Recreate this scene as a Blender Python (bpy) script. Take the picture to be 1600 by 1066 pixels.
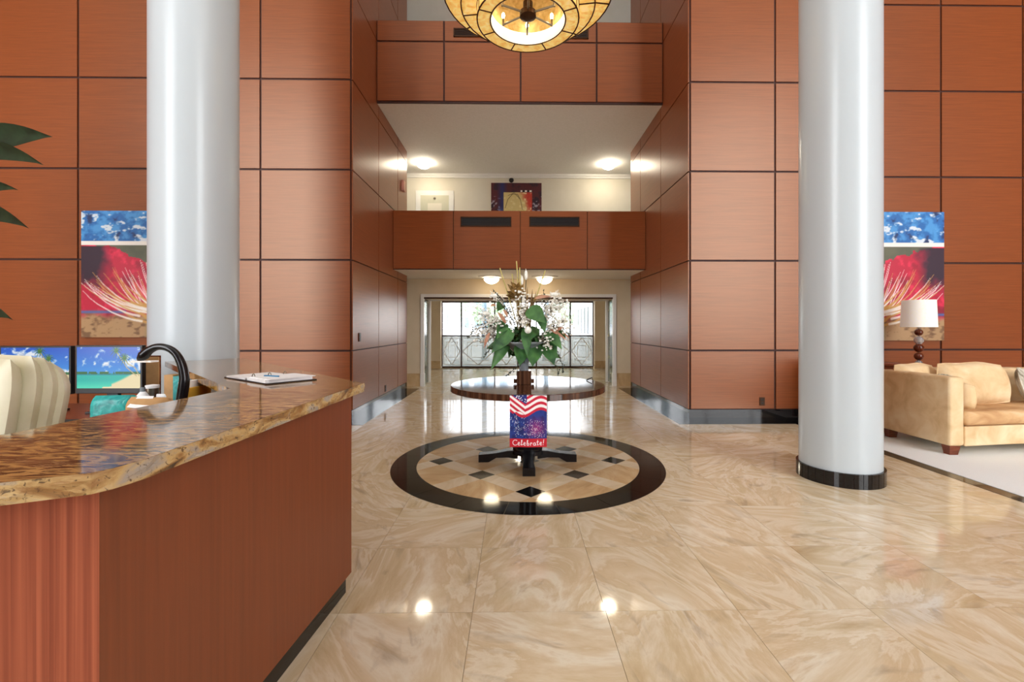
import bpy, bmesh, math, random
import numpy as np
from mathutils import Vector, Matrix
random.seed(7); rng = np.random.default_rng(5)
for o in list(bpy.data.objects): bpy.data.objects.remove(o)
S = bpy.context.scene; C = S.collection
pi = math.pi

# ------------------------------------------------------------------ camera, world, lights, exposure
F, CX, HY, H, YAW = 715.0, 814.5, 511.0, 1.38, math.radians(0.8)
cam = bpy.data.cameras.new('camera'); camo = bpy.data.objects.new('camera', cam); C.objects.link(camo)
cam.sensor_width = 36; cam.lens = F/1600*36; cam.clip_start = .02; cam.clip_end = 500
cam.shift_x = -(CX-800)/1600; cam.shift_y = (HY-533)/1600
camo.location = (0,0,H); camo.rotation_euler = (pi/2,0,-YAW); S.camera = camo
S.view_settings.view_transform = 'Standard'; S.view_settings.look = 'None'
S.view_settings.gamma = 1; S.view_settings.use_curve_mapping = False
S.view_settings.exposure = -0.22
w = bpy.data.worlds.new('world'); S.world = w; w.use_nodes = True
bg = w.node_tree.nodes['Background']; bg.inputs[0].default_value = (.93,.96,1,1); bg.inputs[1].default_value = 8
def area(name, loc, rot, sx, sy, power, col=(1,1,1)):
    l = bpy.data.lights.new(name,'AREA'); l.shape='RECTANGLE'; l.size=sx; l.size_y=sy; l.energy=power; l.color=col
    o = bpy.data.objects.new(name,l); C.objects.link(o); o.location=loc; o.rotation_euler=rot; return o
# daylight through the tall windows of the lobby's street side (behind the camera) and through the entrance glass
XA,XB=-14.0,14.0; WINX=(-9.6,9.6)
for x in WINX:
    area('window_daylight', (x,-7.25,5.95), (pi/2,0,0), 6.2, 10.9, 760, (.97,.98,1))
area('added_overhead_fill', (0,0,11.8), (0,0,0), 12, 8, 360, (.95,.98,1))  # added fill light from above; the ceiling has no opening there
sun=bpy.data.lights.new('sun','SUN'); sun.energy=4; sun.angle=.01; suno=bpy.data.objects.new('sun',sun); C.objects.link(suno); suno.rotation_euler=(math.radians(40),0,math.radians(100))

# ------------------------------------------------------------------ helpers
def P(px,py,Y):
    u=(px-CX)/F; v=(HY-py)/F; t=Y/(math.cos(YAW)-math.sin(YAW)*u)
    return Vector((t*(math.cos(YAW)*u+math.sin(YAW)), Y, H+t*v))
def G(px,py,z=0.0):
    u=(px-CX)/F; v=(HY-py)/F; t=(z-H)/v
    return Vector((t*(math.cos(YAW)*u+math.sin(YAW)), t*(math.cos(YAW)-math.sin(YAW)*u), z))
def lin(c): return tuple((x/12.92 if x<=.04045 else ((x+.055)/1.055)**2.4) for x in c)
def rgb(r,g,b): return lin((r/255,g/255,b/255))+(1,)

def mat(name, color=(.5,.5,.5,1), rough=.5, metal=0, noise=None, bump=0, emit=0, trans=0, ior=1.45, coat=0, rnd=False, alpha=1, stops=None, noise2=None, spec=.5, tint=None):
    """noise=(scale vec, detail, distortion); stops=[(pos,color)...] colours along the noise"""
    m = bpy.data.materials.new(name); m.use_nodes = True; nt = m.node_tree; n = nt.nodes; L = nt.links
    b = n['Principled BSDF']; b.inputs['Base Color'].default_value = color; b.inputs['Roughness'].default_value = rough
    b.inputs['Metallic'].default_value = metal; b.inputs['IOR'].default_value = ior; b.inputs['Coat Weight'].default_value = coat
    b.inputs['Transmission Weight'].default_value = trans; b.inputs['Alpha'].default_value = alpha; b.inputs['Specular IOR Level'].default_value = spec
    b.inputs['Coat Roughness'].default_value = .12
    if tint: b.inputs['Specular Tint'].default_value = tint
    if emit:
        b.inputs['Emission Color'].default_value = color; b.inputs['Emission Strength'].default_value = emit
    if noise:
        tc = n.new('ShaderNodeTexCoord'); mp = n.new('ShaderNodeMapping'); mp.inputs['Scale'].default_value = noise[0]
        src = tc.outputs['Object']
        if rnd:
            oi = n.new('ShaderNodeObjectInfo'); vr = n.new('ShaderNodeVectorRotate'); vr.rotation_type='Z_AXIS'
            mu = n.new('ShaderNodeMath'); mu.operation='MULTIPLY'; mu.inputs[1].default_value = 6.28 if rnd=='rot' else 0
            L.new(oi.outputs['Random'], mu.inputs[0]); L.new(mu.outputs[0], vr.inputs['Angle']); L.new(src, vr.inputs['Vector'])
            ad = n.new('ShaderNodeVectorMath'); ad.operation='ADD'
            m2 = n.new('ShaderNodeMath'); m2.operation='MULTIPLY'; m2.inputs[1].default_value = 57
            L.new(oi.outputs['Random'], m2.inputs[0]); L.new(vr.outputs[0], ad.inputs[0]); L.new(m2.outputs[0], ad.inputs[1]); src = ad.outputs[0]
        L.new(src, mp.inputs['Vector'])
        nz = n.new('ShaderNodeTexNoise'); nz.inputs['Scale'].default_value = 1; nz.inputs['Detail'].default_value = noise[1]; nz.inputs['Roughness'].default_value = .62 if noise[1]>=7 else .5
        nz.inputs['Distortion'].default_value = noise[2]; L.new(mp.outputs[0], nz.inputs['Vector'])
        cr = n.new('ShaderNodeValToRGB'); el = cr.color_ramp.elements
        st = stops or [(.3,tuple(x*.8 for x in color[:3])+(1,)),(.7,tuple(min(1,x*1.15) for x in color[:3])+(1,))]
        while len(el) < len(st): el.new(.5)
        for e,(p,c) in zip(el,st): e.position=p; e.color=c
        L.new(nz.outputs['Fac'], cr.inputs['Fac']); col = cr.outputs['Color']
        if noise2:   # (scale vec, detail, threshold lo, hi, colour, strength): dark or light specks over the first noise
            mp2 = n.new('ShaderNodeMapping'); mp2.inputs['Scale'].default_value = noise2[0]; L.new(src, mp2.inputs['Vector'])
            nz2 = n.new('ShaderNodeTexNoise'); nz2.inputs['Scale'].default_value=1; nz2.inputs['Detail'].default_value=noise2[1]; nz2.inputs['Distortion'].default_value=.8
            L.new(mp2.outputs[0], nz2.inputs['Vector'])
            mr = n.new('ShaderNodeMapRange'); mr.inputs['From Min'].default_value=noise2[2]; mr.inputs['From Max'].default_value=noise2[3]; mr.inputs['To Max'].default_value=noise2[5]
            L.new(nz2.outputs['Fac'], mr.inputs['Value'])
            mx = n.new('ShaderNodeMix'); mx.data_type='RGBA'; L.new(mr.outputs[0], mx.inputs[0]); L.new(col, mx.inputs[6]); mx.inputs[7].default_value = noise2[4]; col = mx.outputs[2]
        L.new(col, b.inputs['Base Color'])
        if emit: L.new(col, b.inputs['Emission Color'])
        if bump:
            bp = n.new('ShaderNodeBump'); bp.inputs['Strength'].default_value = bump; bp.inputs['Distance'].default_value=.01
            L.new(nz.outputs['Fac'], bp.inputs['Height']); L.new(bp.outputs[0], b.inputs['Normal'])
    return m
def printmat(name, rough=.5, emit=0):
    m = bpy.data.materials.new(name); m.use_nodes=True; n=m.node_tree.nodes; L=m.node_tree.links; b=n['Principled BSDF']
    a = n.new('ShaderNodeVertexColor'); a.layer_name='Col'; L.new(a.outputs[0], b.inputs['Base Color']); b.inputs['Roughness'].default_value=rough
    if emit:
        b.inputs['Base Color'].default_value=(0,0,0,1); m.node_tree.links.remove(b.inputs['Base Color'].links[0])
        L.new(a.outputs[0], b.inputs['Emission Color']); b.inputs['Emission Strength'].default_value=emit
    return m

M = {}
M['wood'] = mat('cherry_veneer', rgb(146,74,34), .33, noise=((2.2,2.2,70),3,.3), rnd='shift', bump=.02,
    stops=[(.25,rgb(118,57,23)),(.75,rgb(140,70,31))], ior=1.6, spec=.6, tint=(1,.82,.62,1))
M['doorp'] = mat('door_paint', rgb(206,203,180), .5, noise=((4,4,4),2,0), stops=[(.3,rgb(203,200,177)),(.7,rgb(209,206,184))])
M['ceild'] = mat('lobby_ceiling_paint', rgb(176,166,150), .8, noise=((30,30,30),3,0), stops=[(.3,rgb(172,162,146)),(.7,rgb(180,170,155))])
M['woodv'] = mat('cherry_veneer_upright', rgb(126,64,36), .45, noise=((60,60,1.6),4,.4), bump=.04,
    stops=[(.25,rgb(116,59,30)),(.75,rgb(130,67,35))], spec=.7)
M['oak'] = mat('ribbed_oak_veneer', rgb(165,88,58), .5, noise=((95,95,.8),4,.5), bump=.15,
    stops=[(.3,rgb(135,66,42)),(.7,rgb(178,98,66))])
M['joint'] = mat('dark_joint', rgb(58,24,12), .6, noise=((4,4,4),2,0))
M['black'] = mat('black_granite', rgb(20,20,21), .06, noise=((40,40,40),3,0), stops=[(.3,rgb(12,12,13)),(.8,rgb(34,32,32))])
M['tile'] = mat('travertine_tile', rgb(205,184,152), .06, noise=((1.0,2.6,1),12,.75), rnd='rot',
    stops=[(.28,rgb(190,164,124)),(.41,rgb(213,194,158)),(.47,rgb(227,214,188)),(.50,rgb(211,190,154)),(.56,rgb(221,204,173)),(.61,rgb(231,221,198)),(.66,rgb(213,193,159)),(.78,rgb(236,229,212))],
    noise2=((3.2,9,2),12,.58,.74,rgb(158,140,116),.55))
M['tan'] = mat('tan_marble', rgb(200,168,122), .07, noise=((2,5,2),7,1.2), rnd='rot',
    stops=[(.25,rgb(176,142,98)),(.5,rgb(205,172,127)),(.8,rgb(222,198,160))])
M['band'] = mat('pale_marble', rgb(222,202,170), .07, noise=((2,6,2),6,1), rnd='rot', stops=[(.3,rgb(206,184,148)),(.75,rgb(232,217,192))])
M['grout'] = mat('grout', rgb(176,154,122), .6, noise=((9,9,9),2,0))
M['white'] = mat('white_gloss_paint', rgb(193,203,207), .24, noise=((.7,.7,.4),2,0), stops=[(.3,rgb(191,201,205)),(.7,rgb(195,205,209))])
M['cream'] = mat('cream_wall_paint', rgb(228,221,204), .6, noise=((3,3,3),3,0), stops=[(.3,rgb(225,218,200)),(.7,rgb(231,224,208))])
M['beige'] = mat('beige_wall_paint', rgb(222,198,158), .6, noise=((3,3,3),3,0), stops=[(.3,rgb(219,199,166)),(.7,rgb(226,207,176))])
M['ceil'] = mat('ceiling_paint', rgb(238,235,230), .8, noise=((30,30,30),3,0), bump=.1, stops=[(.3,rgb(234,231,226)),(.7,rgb(241,238,234))])
M['trimw'] = mat('white_trim', rgb(240,238,232), .4, noise=((5,5,5),2,0), stops=[(.3,rgb(237,235,229)),(.7,rgb(242,240,235))])
M['granite'] = mat('brown_granite', rgb(120,88,50), .07, noise=((3.5,14,5),9,1.6),
    stops=[(.26,rgb(34,24,18)),(.40,rgb(112,80,46)),(.5,rgb(182,142,86)),(.58,rgb(112,78,48)),(.75,rgb(212,178,124))],
    noise2=((14,50,30),6,.52,.64,rgb(22,15,12),.95), spec=.35)
M['gredge'] = mat('chiselled_granite_edge', rgb(176,148,98), .45, noise=((3.2,3.2,9),10,1.8), bump=.8,
    stops=[(.3,rgb(74,64,54)),(.42,rgb(150,110,62)),(.52,rgb(196,166,112)),(.62,rgb(160,152,142)),(.75,rgb(222,210,186))],
    noise2=((90,90,90),4,.58,.68,rgb(64,42,24),.85))
M['darkwood'] = mat('macassar_wood', rgb(64,40,28), .06, noise=((30,30,.6),4,.4), stops=[(.3,rgb(38,23,17)),(.55,rgb(84,54,38)),(.75,rgb(122,90,66))])
M['blackp'] = mat('black_lacquer', rgb(22,22,24), .22, noise=((6,6,6),2,0), stops=[(.3,rgb(18,18,20)),(.8,rgb(28,28,31))])
M['blackplastic'] = mat('black_plastic', rgb(24,25,27), .3, noise=((20,20,20),2,0))
M['bronze'] = mat('dark_bronze', rgb(70,44,26), .4, .6, noise=((9,9,9),2,0))
M['steel'] = mat('brushed_metal', rgb(150,140,124), .3, .9, noise=((3,3,40),3,0))
M['parch'] = mat('lit_parchment', rgb(235,196,112), .7, noise=((14,14,14),6,.8), emit=.7, stops=[(.3,rgb(214,166,78)),(.55,rgb(236,198,118)),(.75,rgb(248,222,158))])
M['parchd'] = mat('dim_parchment', rgb(214,176,104), .7, noise=((14,14,14),6,.8), emit=.12, stops=[(.3,rgb(190,150,80)),(.75,rgb(232,204,140))])
M['parchw'] = mat('overlit_drum_white', rgb(255,246,224), .6, noise=((4,4,4),2,0), emit=.7, stops=[(.3,rgb(255,242,214)),(.7,rgb(255,250,236))])  # overlit lower part of the inner drum, put into a whiter glowing colour
M['bulb'] = mat('glowing_bulb', rgb(255,236,196), .4, noise=((4,4,4),1,0), emit=40, stops=[(.3,rgb(255,232,190)),(.7,rgb(255,242,214))])
M['dome'] = mat('glowing_dome_glass', rgb(255,240,206), .4, noise=((4,4,4),1,0), emit=60, stops=[(.3,rgb(255,238,204)),(.7,rgb(255,246,226))])
M['domes'] = mat('softly_glowing_bowl', rgb(255,240,206), .4, noise=((4,4,4),1,0), emit=16, stops=[(.3,rgb(255,232,190)),(.7,rgb(255,242,214))])
M['sofa'] = mat('tan_velvet', rgb(206,174,126), .85, noise=((5,5,5),6,.6), bump=.15, stops=[(.25,rgb(208,172,122)),(.5,rgb(228,198,152)),(.78,rgb(240,220,182))])
M['sofas'] = mat('worn_velvet_seat', rgb(190,146,96), .8, noise=((3,8,5),6,.8), bump=.2, stops=[(.3,rgb(184,134,86)),(.55,rgb(216,176,126)),(.78,rgb(236,212,172))])
M['pillow'] = mat('striped_satin', rgb(190,184,164), .4, noise=((30,4,4),3,1), stops=[(.35,rgb(110,100,78)),(.6,rgb(216,210,192))])
M['leather'] = mat('cream_leather', rgb(224,218,186), .38, noise=((6,6,6),5,.5), bump=.08, stops=[(.3,rgb(212,206,172)),(.7,rgb(230,225,198))])
M['rug'] = mat('pale_carpet', rgb(226,226,218), .95, noise=((160,160,160),3,0), bump=.3, stops=[(.3,rgb(234,238,236)),(.7,rgb(246,250,248))])
M['redwood'] = mat('mahogany', rgb(112,54,32), .25, noise=((6,6,40),4,.5), stops=[(.3,rgb(90,40,22)),(.7,rgb(132,68,42))])
M['shade'] = mat('white_lamp_shade', rgb(246,243,232), .8, noise=((50,50,50),2,0), emit=.18, stops=[(.3,rgb(242,239,227)),(.7,rgb(249,246,238))])
M['ball'] = mat('brown_glass_ball', rgb(92,40,22), .1, noise=((8,8,8),3,.5), stops=[(.3,rgb(70,28,16)),(.7,rgb(116,56,32))])
M['crystal'] = mat('clear_crystal', rgb(220,222,224), .05, trans=.7, noise=((8,8,8),2,0))
M['leaf'] = mat('green_leaf', rgb(62,110,58), .4, noise=((9,9,9),4,.4), rnd='shift', stops=[(.3,rgb(30,68,38)),(.7,rgb(78,124,64))])
M['leafd'] = mat('dark_leaf', rgb(30,52,34), .4, noise=((7,7,7),4,.4), rnd='shift', stops=[(.3,rgb(15,31,20)),(.7,rgb(38,62,40))])
M['petal'] = mat('white_blossom', rgb(238,236,226), .7, noise=((30,30,30),2,0), stops=[(.3,rgb(222,220,206)),(.7,rgb(246,245,238))])
M['gold'] = mat('bronze_bract', rgb(120,90,44), .4, noise=((14,14,14),3,.4), stops=[(.3,rgb(74,50,24)),(.7,rgb(166,132,72))])
M['stick'] = mat('yellow_green_stick', rgb(190,178,108), .6, noise=((9,9,30),3,0))
M['orange'] = mat('coral_petal', rgb(178,122,94), .6, noise=((9,9,9),3,0), stops=[(.3,rgb(140,84,60)),(.7,rgb(206,160,130))])
M['twig'] = mat('dark_twig', rgb(58,62,46), .6, noise=((20,20,20),3,0))
M['vase'] = mat('smoked_grey_glaze', rgb(120,128,132), .2, noise=((5,5,5),3,0), stops=[(.3,rgb(96,104,110)),(.7,rgb(150,158,160))])
M['glass'] = mat('clear_glass', (.95,.98,1,1), .0, trans=1, alpha=.12, noise=((1,1,1),1,0), stops=[(.3,(.95,.98,1,1)),(.7,(.97,.99,1,1))])
M['frost'] = mat('frosted_glass', rgb(220,232,234), .5, alpha=.6, noise=((3,3,3),2,0), stops=[(.3,rgb(214,228,230)),(.7,rgb(228,238,239))])
M['etch'] = mat('etched_white_line', rgb(250,252,252), .6, noise=((3,3,3),1,0), stops=[(.3,rgb(248,250,250)),(.7,rgb(252,254,254))])
M['paper'] = mat('white_paper', rgb(240,240,238), .7, noise=((20,20,20),2,0), stops=[(.3,rgb(234,234,233)),(.7,rgb(244,244,243))])
M['kraft'] = mat('brown_kraft_paper', rgb(190,148,98), .75, noise=((9,9,9),4,.5), bump=.3)
M['teal'] = mat('teal_plastic_wrap', rgb(26,150,146), .3, noise=((16,16,16),4,1), bump=.6, stops=[(.3,rgb(10,112,112)),(.7,rgb(52,182,176))])
M['blue'] = mat('blue_plastic', rgb(40,110,150), .4, noise=((9,9,9),3,0))
M['yellow'] = mat('yellow_card', rgb(228,176,60), .6, noise=((9,9,9),3,0))
M['grate'] = mat('dark_grille', rgb(30,28,26), .4, noise=((9,9,9),2,0))
M['pave'] = mat('bright_paving', rgb(150,153,152), .7, noise=((2,2,2),4,0))
M['tree'] = mat('tree_foliage', rgb(120,156,96), .8, noise=((2,2,2),4,0), stops=[(.3,rgb(140,160,126)),(.7,rgb(186,200,172))])
M['render'] = mat('white_render', rgb(236,238,240), .8, noise=((1,1,1),3,0))
M['bluepost'] = mat('blue_grey_metal', rgb(120,146,166), .4, noise=((5,5,5),2,0))
M['mottle'] = mat('glass_painted_plants', rgb(70,74,52), .15, noise=((9,9,9),6,1), stops=[(.35,rgb(24,24,18)),(.55,rgb(86,90,58)),(.75,rgb(186,180,120))])  # plants showing in the side glass are painted into its mottled colour
M['red'] = mat('red_plastic', rgb(214,150,130), .4, noise=((9,9,9),2,0))
M['print'] = printmat('printed_canvas', .45); M['screen'] = printmat('lit_screen', .2, 1.0)

_cache = {}
def link(name, me, m, parent=None, loc=None, smooth=False):
    o = bpy.data.objects.new(name, me); C.objects.link(o)
    if m is not None and len(me.materials)==0: me.materials.append(M[m] if isinstance(m,str) else m)
    if parent: o.parent = parent
    if loc is not None: o.location = loc
    return o
def tag(o, label, cat, group=None):
    o['label']=label; o['category']=cat
    if group: o['group']=group
    return o
def struct(o): o['kind']='structure'; return o
def thing(name, label, cat, loc=(0,0,0), rz=0, group=None):
    o = bpy.data.objects.new(name,None); C.objects.link(o); o.location=loc; o.rotation_euler=(0,0,rz); o.empty_display_size=.1
    return tag(o,label,cat,group)

class MB:
    def __init__(s): s.v=[]; s.f=[]
    def add(s, vs, fs):
        k=len(s.v); s.v+= [tuple(v) for v in vs]; s.f+=[tuple(i+k for i in f) for f in fs]; return s
    def box(s,x0,x1,y0,y1,z0,z1,T=None):
        vs=[Vector(p) for p in ((x0,y0,z0),(x1,y0,z0),(x1,y1,z0),(x0,y1,z0),(x0,y0,z1),(x1,y0,z1),(x1,y1,z1),(x0,y1,z1))]
        if T: vs=[T@v for v in vs]
        return s.add(vs,[(0,3,2,1),(4,5,6,7),(0,1,5,4),(1,2,6,5),(2,3,7,6),(3,0,4,7)])
    def prism(s,poly,z0,z1):   # poly counter-clockwise [(x,y)]
        n=len(poly); vs=[(x,y,z0) for x,y in poly]+[(x,y,z1) for x,y in poly]
        return s.add(vs,[tuple(range(n-1,-1,-1)),tuple(range(n,2*n))]+[(i,(i+1)%n,n+(i+1)%n,n+i) for i in range(n)])
    def lathe(s,prof,n=32,c=(0,0),cap=True):
        k=len(prof); vs=[]
        for r,z in prof:
            for i in range(n):
                a=2*pi*i/n; vs.append((c[0]+r*math.cos(a),c[1]+r*math.sin(a),z))
        fs=[(j*n+i,j*n+(i+1)%n,(j+1)*n+(i+1)%n,(j+1)*n+i) for j in range(k-1) for i in range(n)]
        if cap: fs+=[tuple(range(n-1,-1,-1)),tuple((k-1)*n+i for i in range(n))]
        return s.add(vs,fs)
    def tube(s,pts,r,n=8,cap=True):
        pts=[Vector(p) for p in pts]; rs=r if isinstance(r,(list,tuple)) else [r]*len(pts); vs=[]; prev=None
        for i,p in enumerate(pts):
            t=(pts[min(i+1,len(pts)-1)]-pts[max(i-1,0)]).normalized()
            a = prev if prev else (Vector((0,0,1)) if abs(t.z)<.9 else Vector((1,0,0)))
            a=(a-t*a.dot(t)).normalized(); b=t.cross(a); prev=a
            for k in range(n):
                an=2*pi*k/n; vs.append(p+a*rs[i]*math.cos(an)+b*rs[i]*math.sin(an))
        m=len(pts); fs=[(j*n+i,j*n+(i+1)%n,(j+1)*n+(i+1)%n,(j+1)*n+i) for j in range(m-1) for i in range(n)]
        if cap: fs+=[tuple(range(n-1,-1,-1)),tuple((m-1)*n+i for i in range(n))]
        return s.add(vs,fs)
    def ball(s,c,rx,ry,rz,n=10,m=7):
        c=Vector(c); vs=[c+Vector((0,0,-rz))]
        for j in range(1,m):
            p=-pi/2+pi*j/m
            for i in range(n): vs.append(c+Vector((rx*math.cos(p)*math.cos(2*pi*i/n),ry*math.cos(p)*math.sin(2*pi*i/n),rz*math.sin(p))))
        vs.append(c+Vector((0,0,rz))); e=len(vs)-1
        fs=[(0,1+(i+1)%n,1+i) for i in range(n)]+[(1+(j-1)*n+i,1+(j-1)*n+(i+1)%n,1+j*n+(i+1)%n,1+j*n+i) for j in range(1,m-1) for i in range(n)]
        fs+=[(1+(m-2)*n+i,1+(m-2)*n+(i+1)%n,e) for i in range(n)]
        return s.add(vs,fs)
    def me(s,name,smooth=False):
        me=bpy.data.meshes.new(name); me.from_pydata(s.v,[],s.f)
        bm=bmesh.new(); bm.from_mesh(me); bmesh.ops.recalc_face_normals(bm,faces=bm.faces); bm.to_mesh(me); bm.free()
        if smooth:
            me.shade_smooth() if hasattr(me,'shade_smooth') else None
        me.update(); return me
    def build(s,name,m,parent=None,smooth=False,bevel=0,loc=None,sub=0,ang=None):
        o=link(name,s.me(name,smooth),m,parent,loc)
        if bevel:
            b=o.modifiers.new('bevel','BEVEL'); b.width=bevel; b.segments=2 if bevel<.03 else 4; b.limit_method='ANGLE'
        if sub:
            d=o.modifiers.new('sub','SUBSURF'); d.levels=sub; d.render_levels=sub
        if smooth and ang:
            o.data.set_sharp_from_angle(angle=math.radians(ang))
        return o
def catmull(pts,rs,k=4):
    pts=[Vector(p) for p in pts]; P_,R_=[],[]
    for i in range(len(pts)-1):
        p0,p1,p2,p3=pts[max(i-1,0)],pts[i],pts[i+1],pts[min(i+2,len(pts)-1)]
        for q in range(k):
            t=q/k; P_.append(.5*((2*p1)+(p2-p0)*t+(2*p0-5*p1+4*p2-p3)*t*t+(3*p1-p0-3*p2+p3)*t**3)); R_.append(rs[i]*(1-t)+rs[i+1]*t)
    return P_+[pts[-1]],R_+[rs[-1]]
def sbox(name,x0,x1,y0,y1,z0,z1,m,parent=None,bevel=0):
    """box shared by size, placed at its centre"""
    key=(round(x1-x0,4),round(y1-y0,4),round(z1-z0,4),m,name)
    if key not in _cache:
        a,b,c=(x1-x0)/2,(y1-y0)/2,(z1-z0)/2; _cache[key]=MB().box(-a,a,-b,b,-c,c).me(name)
    o=link(name,_cache[key],m,parent,((x0+x1)/2,(y0+y1)/2,(z0+z1)/2))
    if bevel:
        b=o.modifiers.new('bevel','BEVEL'); b.width=bevel; b.segments=2
    return o
def copy_tree(o,parent=None):
    c=o.copy(); C.objects.link(c); c.parent=parent
    for ch in o.children: copy_tree(ch,c)
    return c
def clip_circle(poly,c,r,n=72):
    out=list(poly)
    for i in range(n):
        a0,a1=2*pi*i/n,2*pi*(i+1)/n; p=(c[0]+r*math.cos(a0),c[1]+r*math.sin(a0)); q=(c[0]+r*math.cos(a1),c[1]+r*math.sin(a1))
        ins=lambda t:(q[0]-p[0])*(t[1]-p[1])-(q[1]-p[1])*(t[0]-p[0])>=-1e-9
        res=[]
        for k in range(len(out)):
            a,b=out[k],out[(k+1)%len(out)]; ia,ib=ins(a),ins(b)
            if ia: res.append(a)
            if ia!=ib:
                d1=(q[0]-p[0])*(a[1]-p[1])-(q[1]-p[1])*(a[0]-p[0]); d2=(q[0]-p[0])*(b[1]-p[1])-(q[1]-p[1])*(b[0]-p[0]); t=d1/(d1-d2)
                res.append((a[0]+(b[0]-a[0])*t,a[1]+(b[1]-a[1])*t))
        out=res
        if len(out)<3: return []
    return out

# ------------------------------------------------------------------ floor, tiles and medallion
TOPZ=12.0
floor = struct(MB().box(XA-.1,XB+.1,-7.1,15.6,-.1,-.004).build('floor','grout'))
T=.645; X0=-.205-T*24; Y0=2.215-T*16
tiles=[]
for i in range(60):
    for j in range(42):
        x0=X0+i*T; y0=Y0+j*T; x1,y1=x0+T,y0+T
        if x1<XA or x0>XB or y1<-7 or y0>15.3: continue
        if x0>3.9 and y0<6.9 and y0>1.2: continue
        x=x0+T/2; y=y0+T/2
        vis = 1.0<y<13 and -.35*y-1<x*1.0 and x<1.12*y+.6 and x>-1.12*y-.6 and not (y>6.9 and (x<-2.6 or x>2.8)) and not (x<-1.2 and y<6.5)
        tiles.append((0 if vis else 1, y, x0,x1,y0,y1))
tiles.sort()
g=.0012; rest=MB()
for k,(nv,y,x0,x1,y0,y1) in enumerate(tiles):
    if k<300 and not nv: sbox('tile',x0+g,x0+T-g,y0+g,y0+T-g,-.02,0,'tile',floor)
    else: rest.box(x0+g,x1-g,y0+g,y1-g,-.02,0)
o=rest.build('tile_field','tile',floor); o['kind']='stuff'
mc=G(823.5,721); mc=(.13,4.71); RO,RI=1.36,1.115
med = thing('floor_medallion','round inlaid marble medallion with black ring on the floor under table','floor inlay',(mc[0],mc[1],0))
n=20
for k in range(n):
    a0=2*pi*k/n+.001-pi/2+pi/n; a1=2*pi*(k+1)/n-.001-pi/2+pi/n; q=8
    poly=[(RO*math.cos(a0+(a1-a0)*i/q),RO*math.sin(a0+(a1-a0)*i/q)) for i in range(q+1)]+[(RI*math.cos(a1+(a0-a1)*i/q),RI*math.sin(a1+(a0-a1)*i/q)) for i in range(q+1)]
    MB().prism(poly,-.01,.003).build('ring_segment','black',med)
MB().lathe([(RI-.002,-.01),(RI-.002,.0015)],64).build('bed','grout',med)
d=.4425; sq=.127   # node spacing along x and y / half diagonal of small square
def diamond(cx,cy,h): return [(cx+h,cy),(cx,cy+h),(cx-h,cy),(cx,cy-h)]
for a in range(-4,5):
    for b in range(-4,5):
        cx=(a+b)*d; cy=(a-b)*d
        p=clip_circle(diamond(cx,cy,sq-.002),(0,0),RI-.004)
        if p: MB().prism(p,-.005,.003).build('diamond','black',med)
        p=clip_circle(diamond(cx+d,cy,d-sq-.002),(0,0),RI-.004)
        if p: MB().prism(p,-.005,.003).build('square','tan',med)
        # bands joining node to its two forward neighbours (along +a: (d,d); along +b: (d,-d))
        for sx in (1,-1):
            u=Vector((1,sx)).normalized(); v=Vector((-u.y,u.x)); hw=sq/math.sqrt(2)-.002; L0=hw+.004; L1=d*math.sqrt(2)-hw-.004; c0=Vector((cx,cy))
            p=[c0+u*L0-v*hw,c0+u*L1-v*hw,c0+u*L1+v*hw,c0+u*L0+v*hw]
            p=clip_circle([(t.x,t.y) for t in p],(0,0),RI-.004)
            if p: MB().prism(p,-.005,.003).build('band','band',med)

# ------------------------------------------------------------------ walls with panels
ZP=6.69; XL=P(549,400,ZP).x; XR=P(1077.5,400,ZP).x; ZE=10.05; Y2=6.9; XS=4.42
zj=[.165,1.034,2.352,3.662,4.972,6.282,7.592,8.9,10.21,11.52,TOPZ]
gp=.015; th=.018
def front_panels(parent,xe,y,zs,m='wood',gap=gp):
    for a,b in zip(xe[:-1],xe[1:]):
        for c,d_ in zip(zs[:-1],zs[1:]): sbox('panel',a+gap,b-gap,y-th,y+.004,c+gap,d_-gap,m,parent)
def side_panels(parent,ye,x,sgn,zs,m='wood',gap=.009):
    for a,b in zip(ye[:-1],ye[1:]):
        for c,d_ in zip(zs[:-1],zs[1:]):
            x0,x1=(x-.004,x+th) if sgn>0 else (x-th,x+.004)
            sbox('panel',x0,x1,a+gap,b-gap,c+gap,d_-gap,m,parent)
wl = struct(MB().box(XA,XL,ZP,ZE,0,TOPZ).build('wall_left','joint'))
xe=[XL-1.302*k for k in range(10)][::-1]
front_panels(wl,xe,ZP,zj)
ye=[ZP,7.97,9.26,ZE]
side_panels(wl,ye,XL,1,zj)
wr = struct(MB().box(XR,XS,ZP,ZE,0,TOPZ).box(XS,XB,Y2,ZE,0,TOPZ).build('wall_right','joint'))
xj=P(1210,400,ZP).x
front_panels(wr,[XR,xj,XS],ZP,zj)
x1=P(1468.5,400,Y2).x; x2=P(1596,400,Y2).x; w_=x2-x1
front_panels(wr,[XS,x1-w_,x1,x2,x2+w_,x2+2*w_,x2+3*w_,x2+4*w_,x2+5*w_,XB],Y2,[z*1.0 for z in zj])
side_panels(wr,ye,XR,-1,zj)
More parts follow.
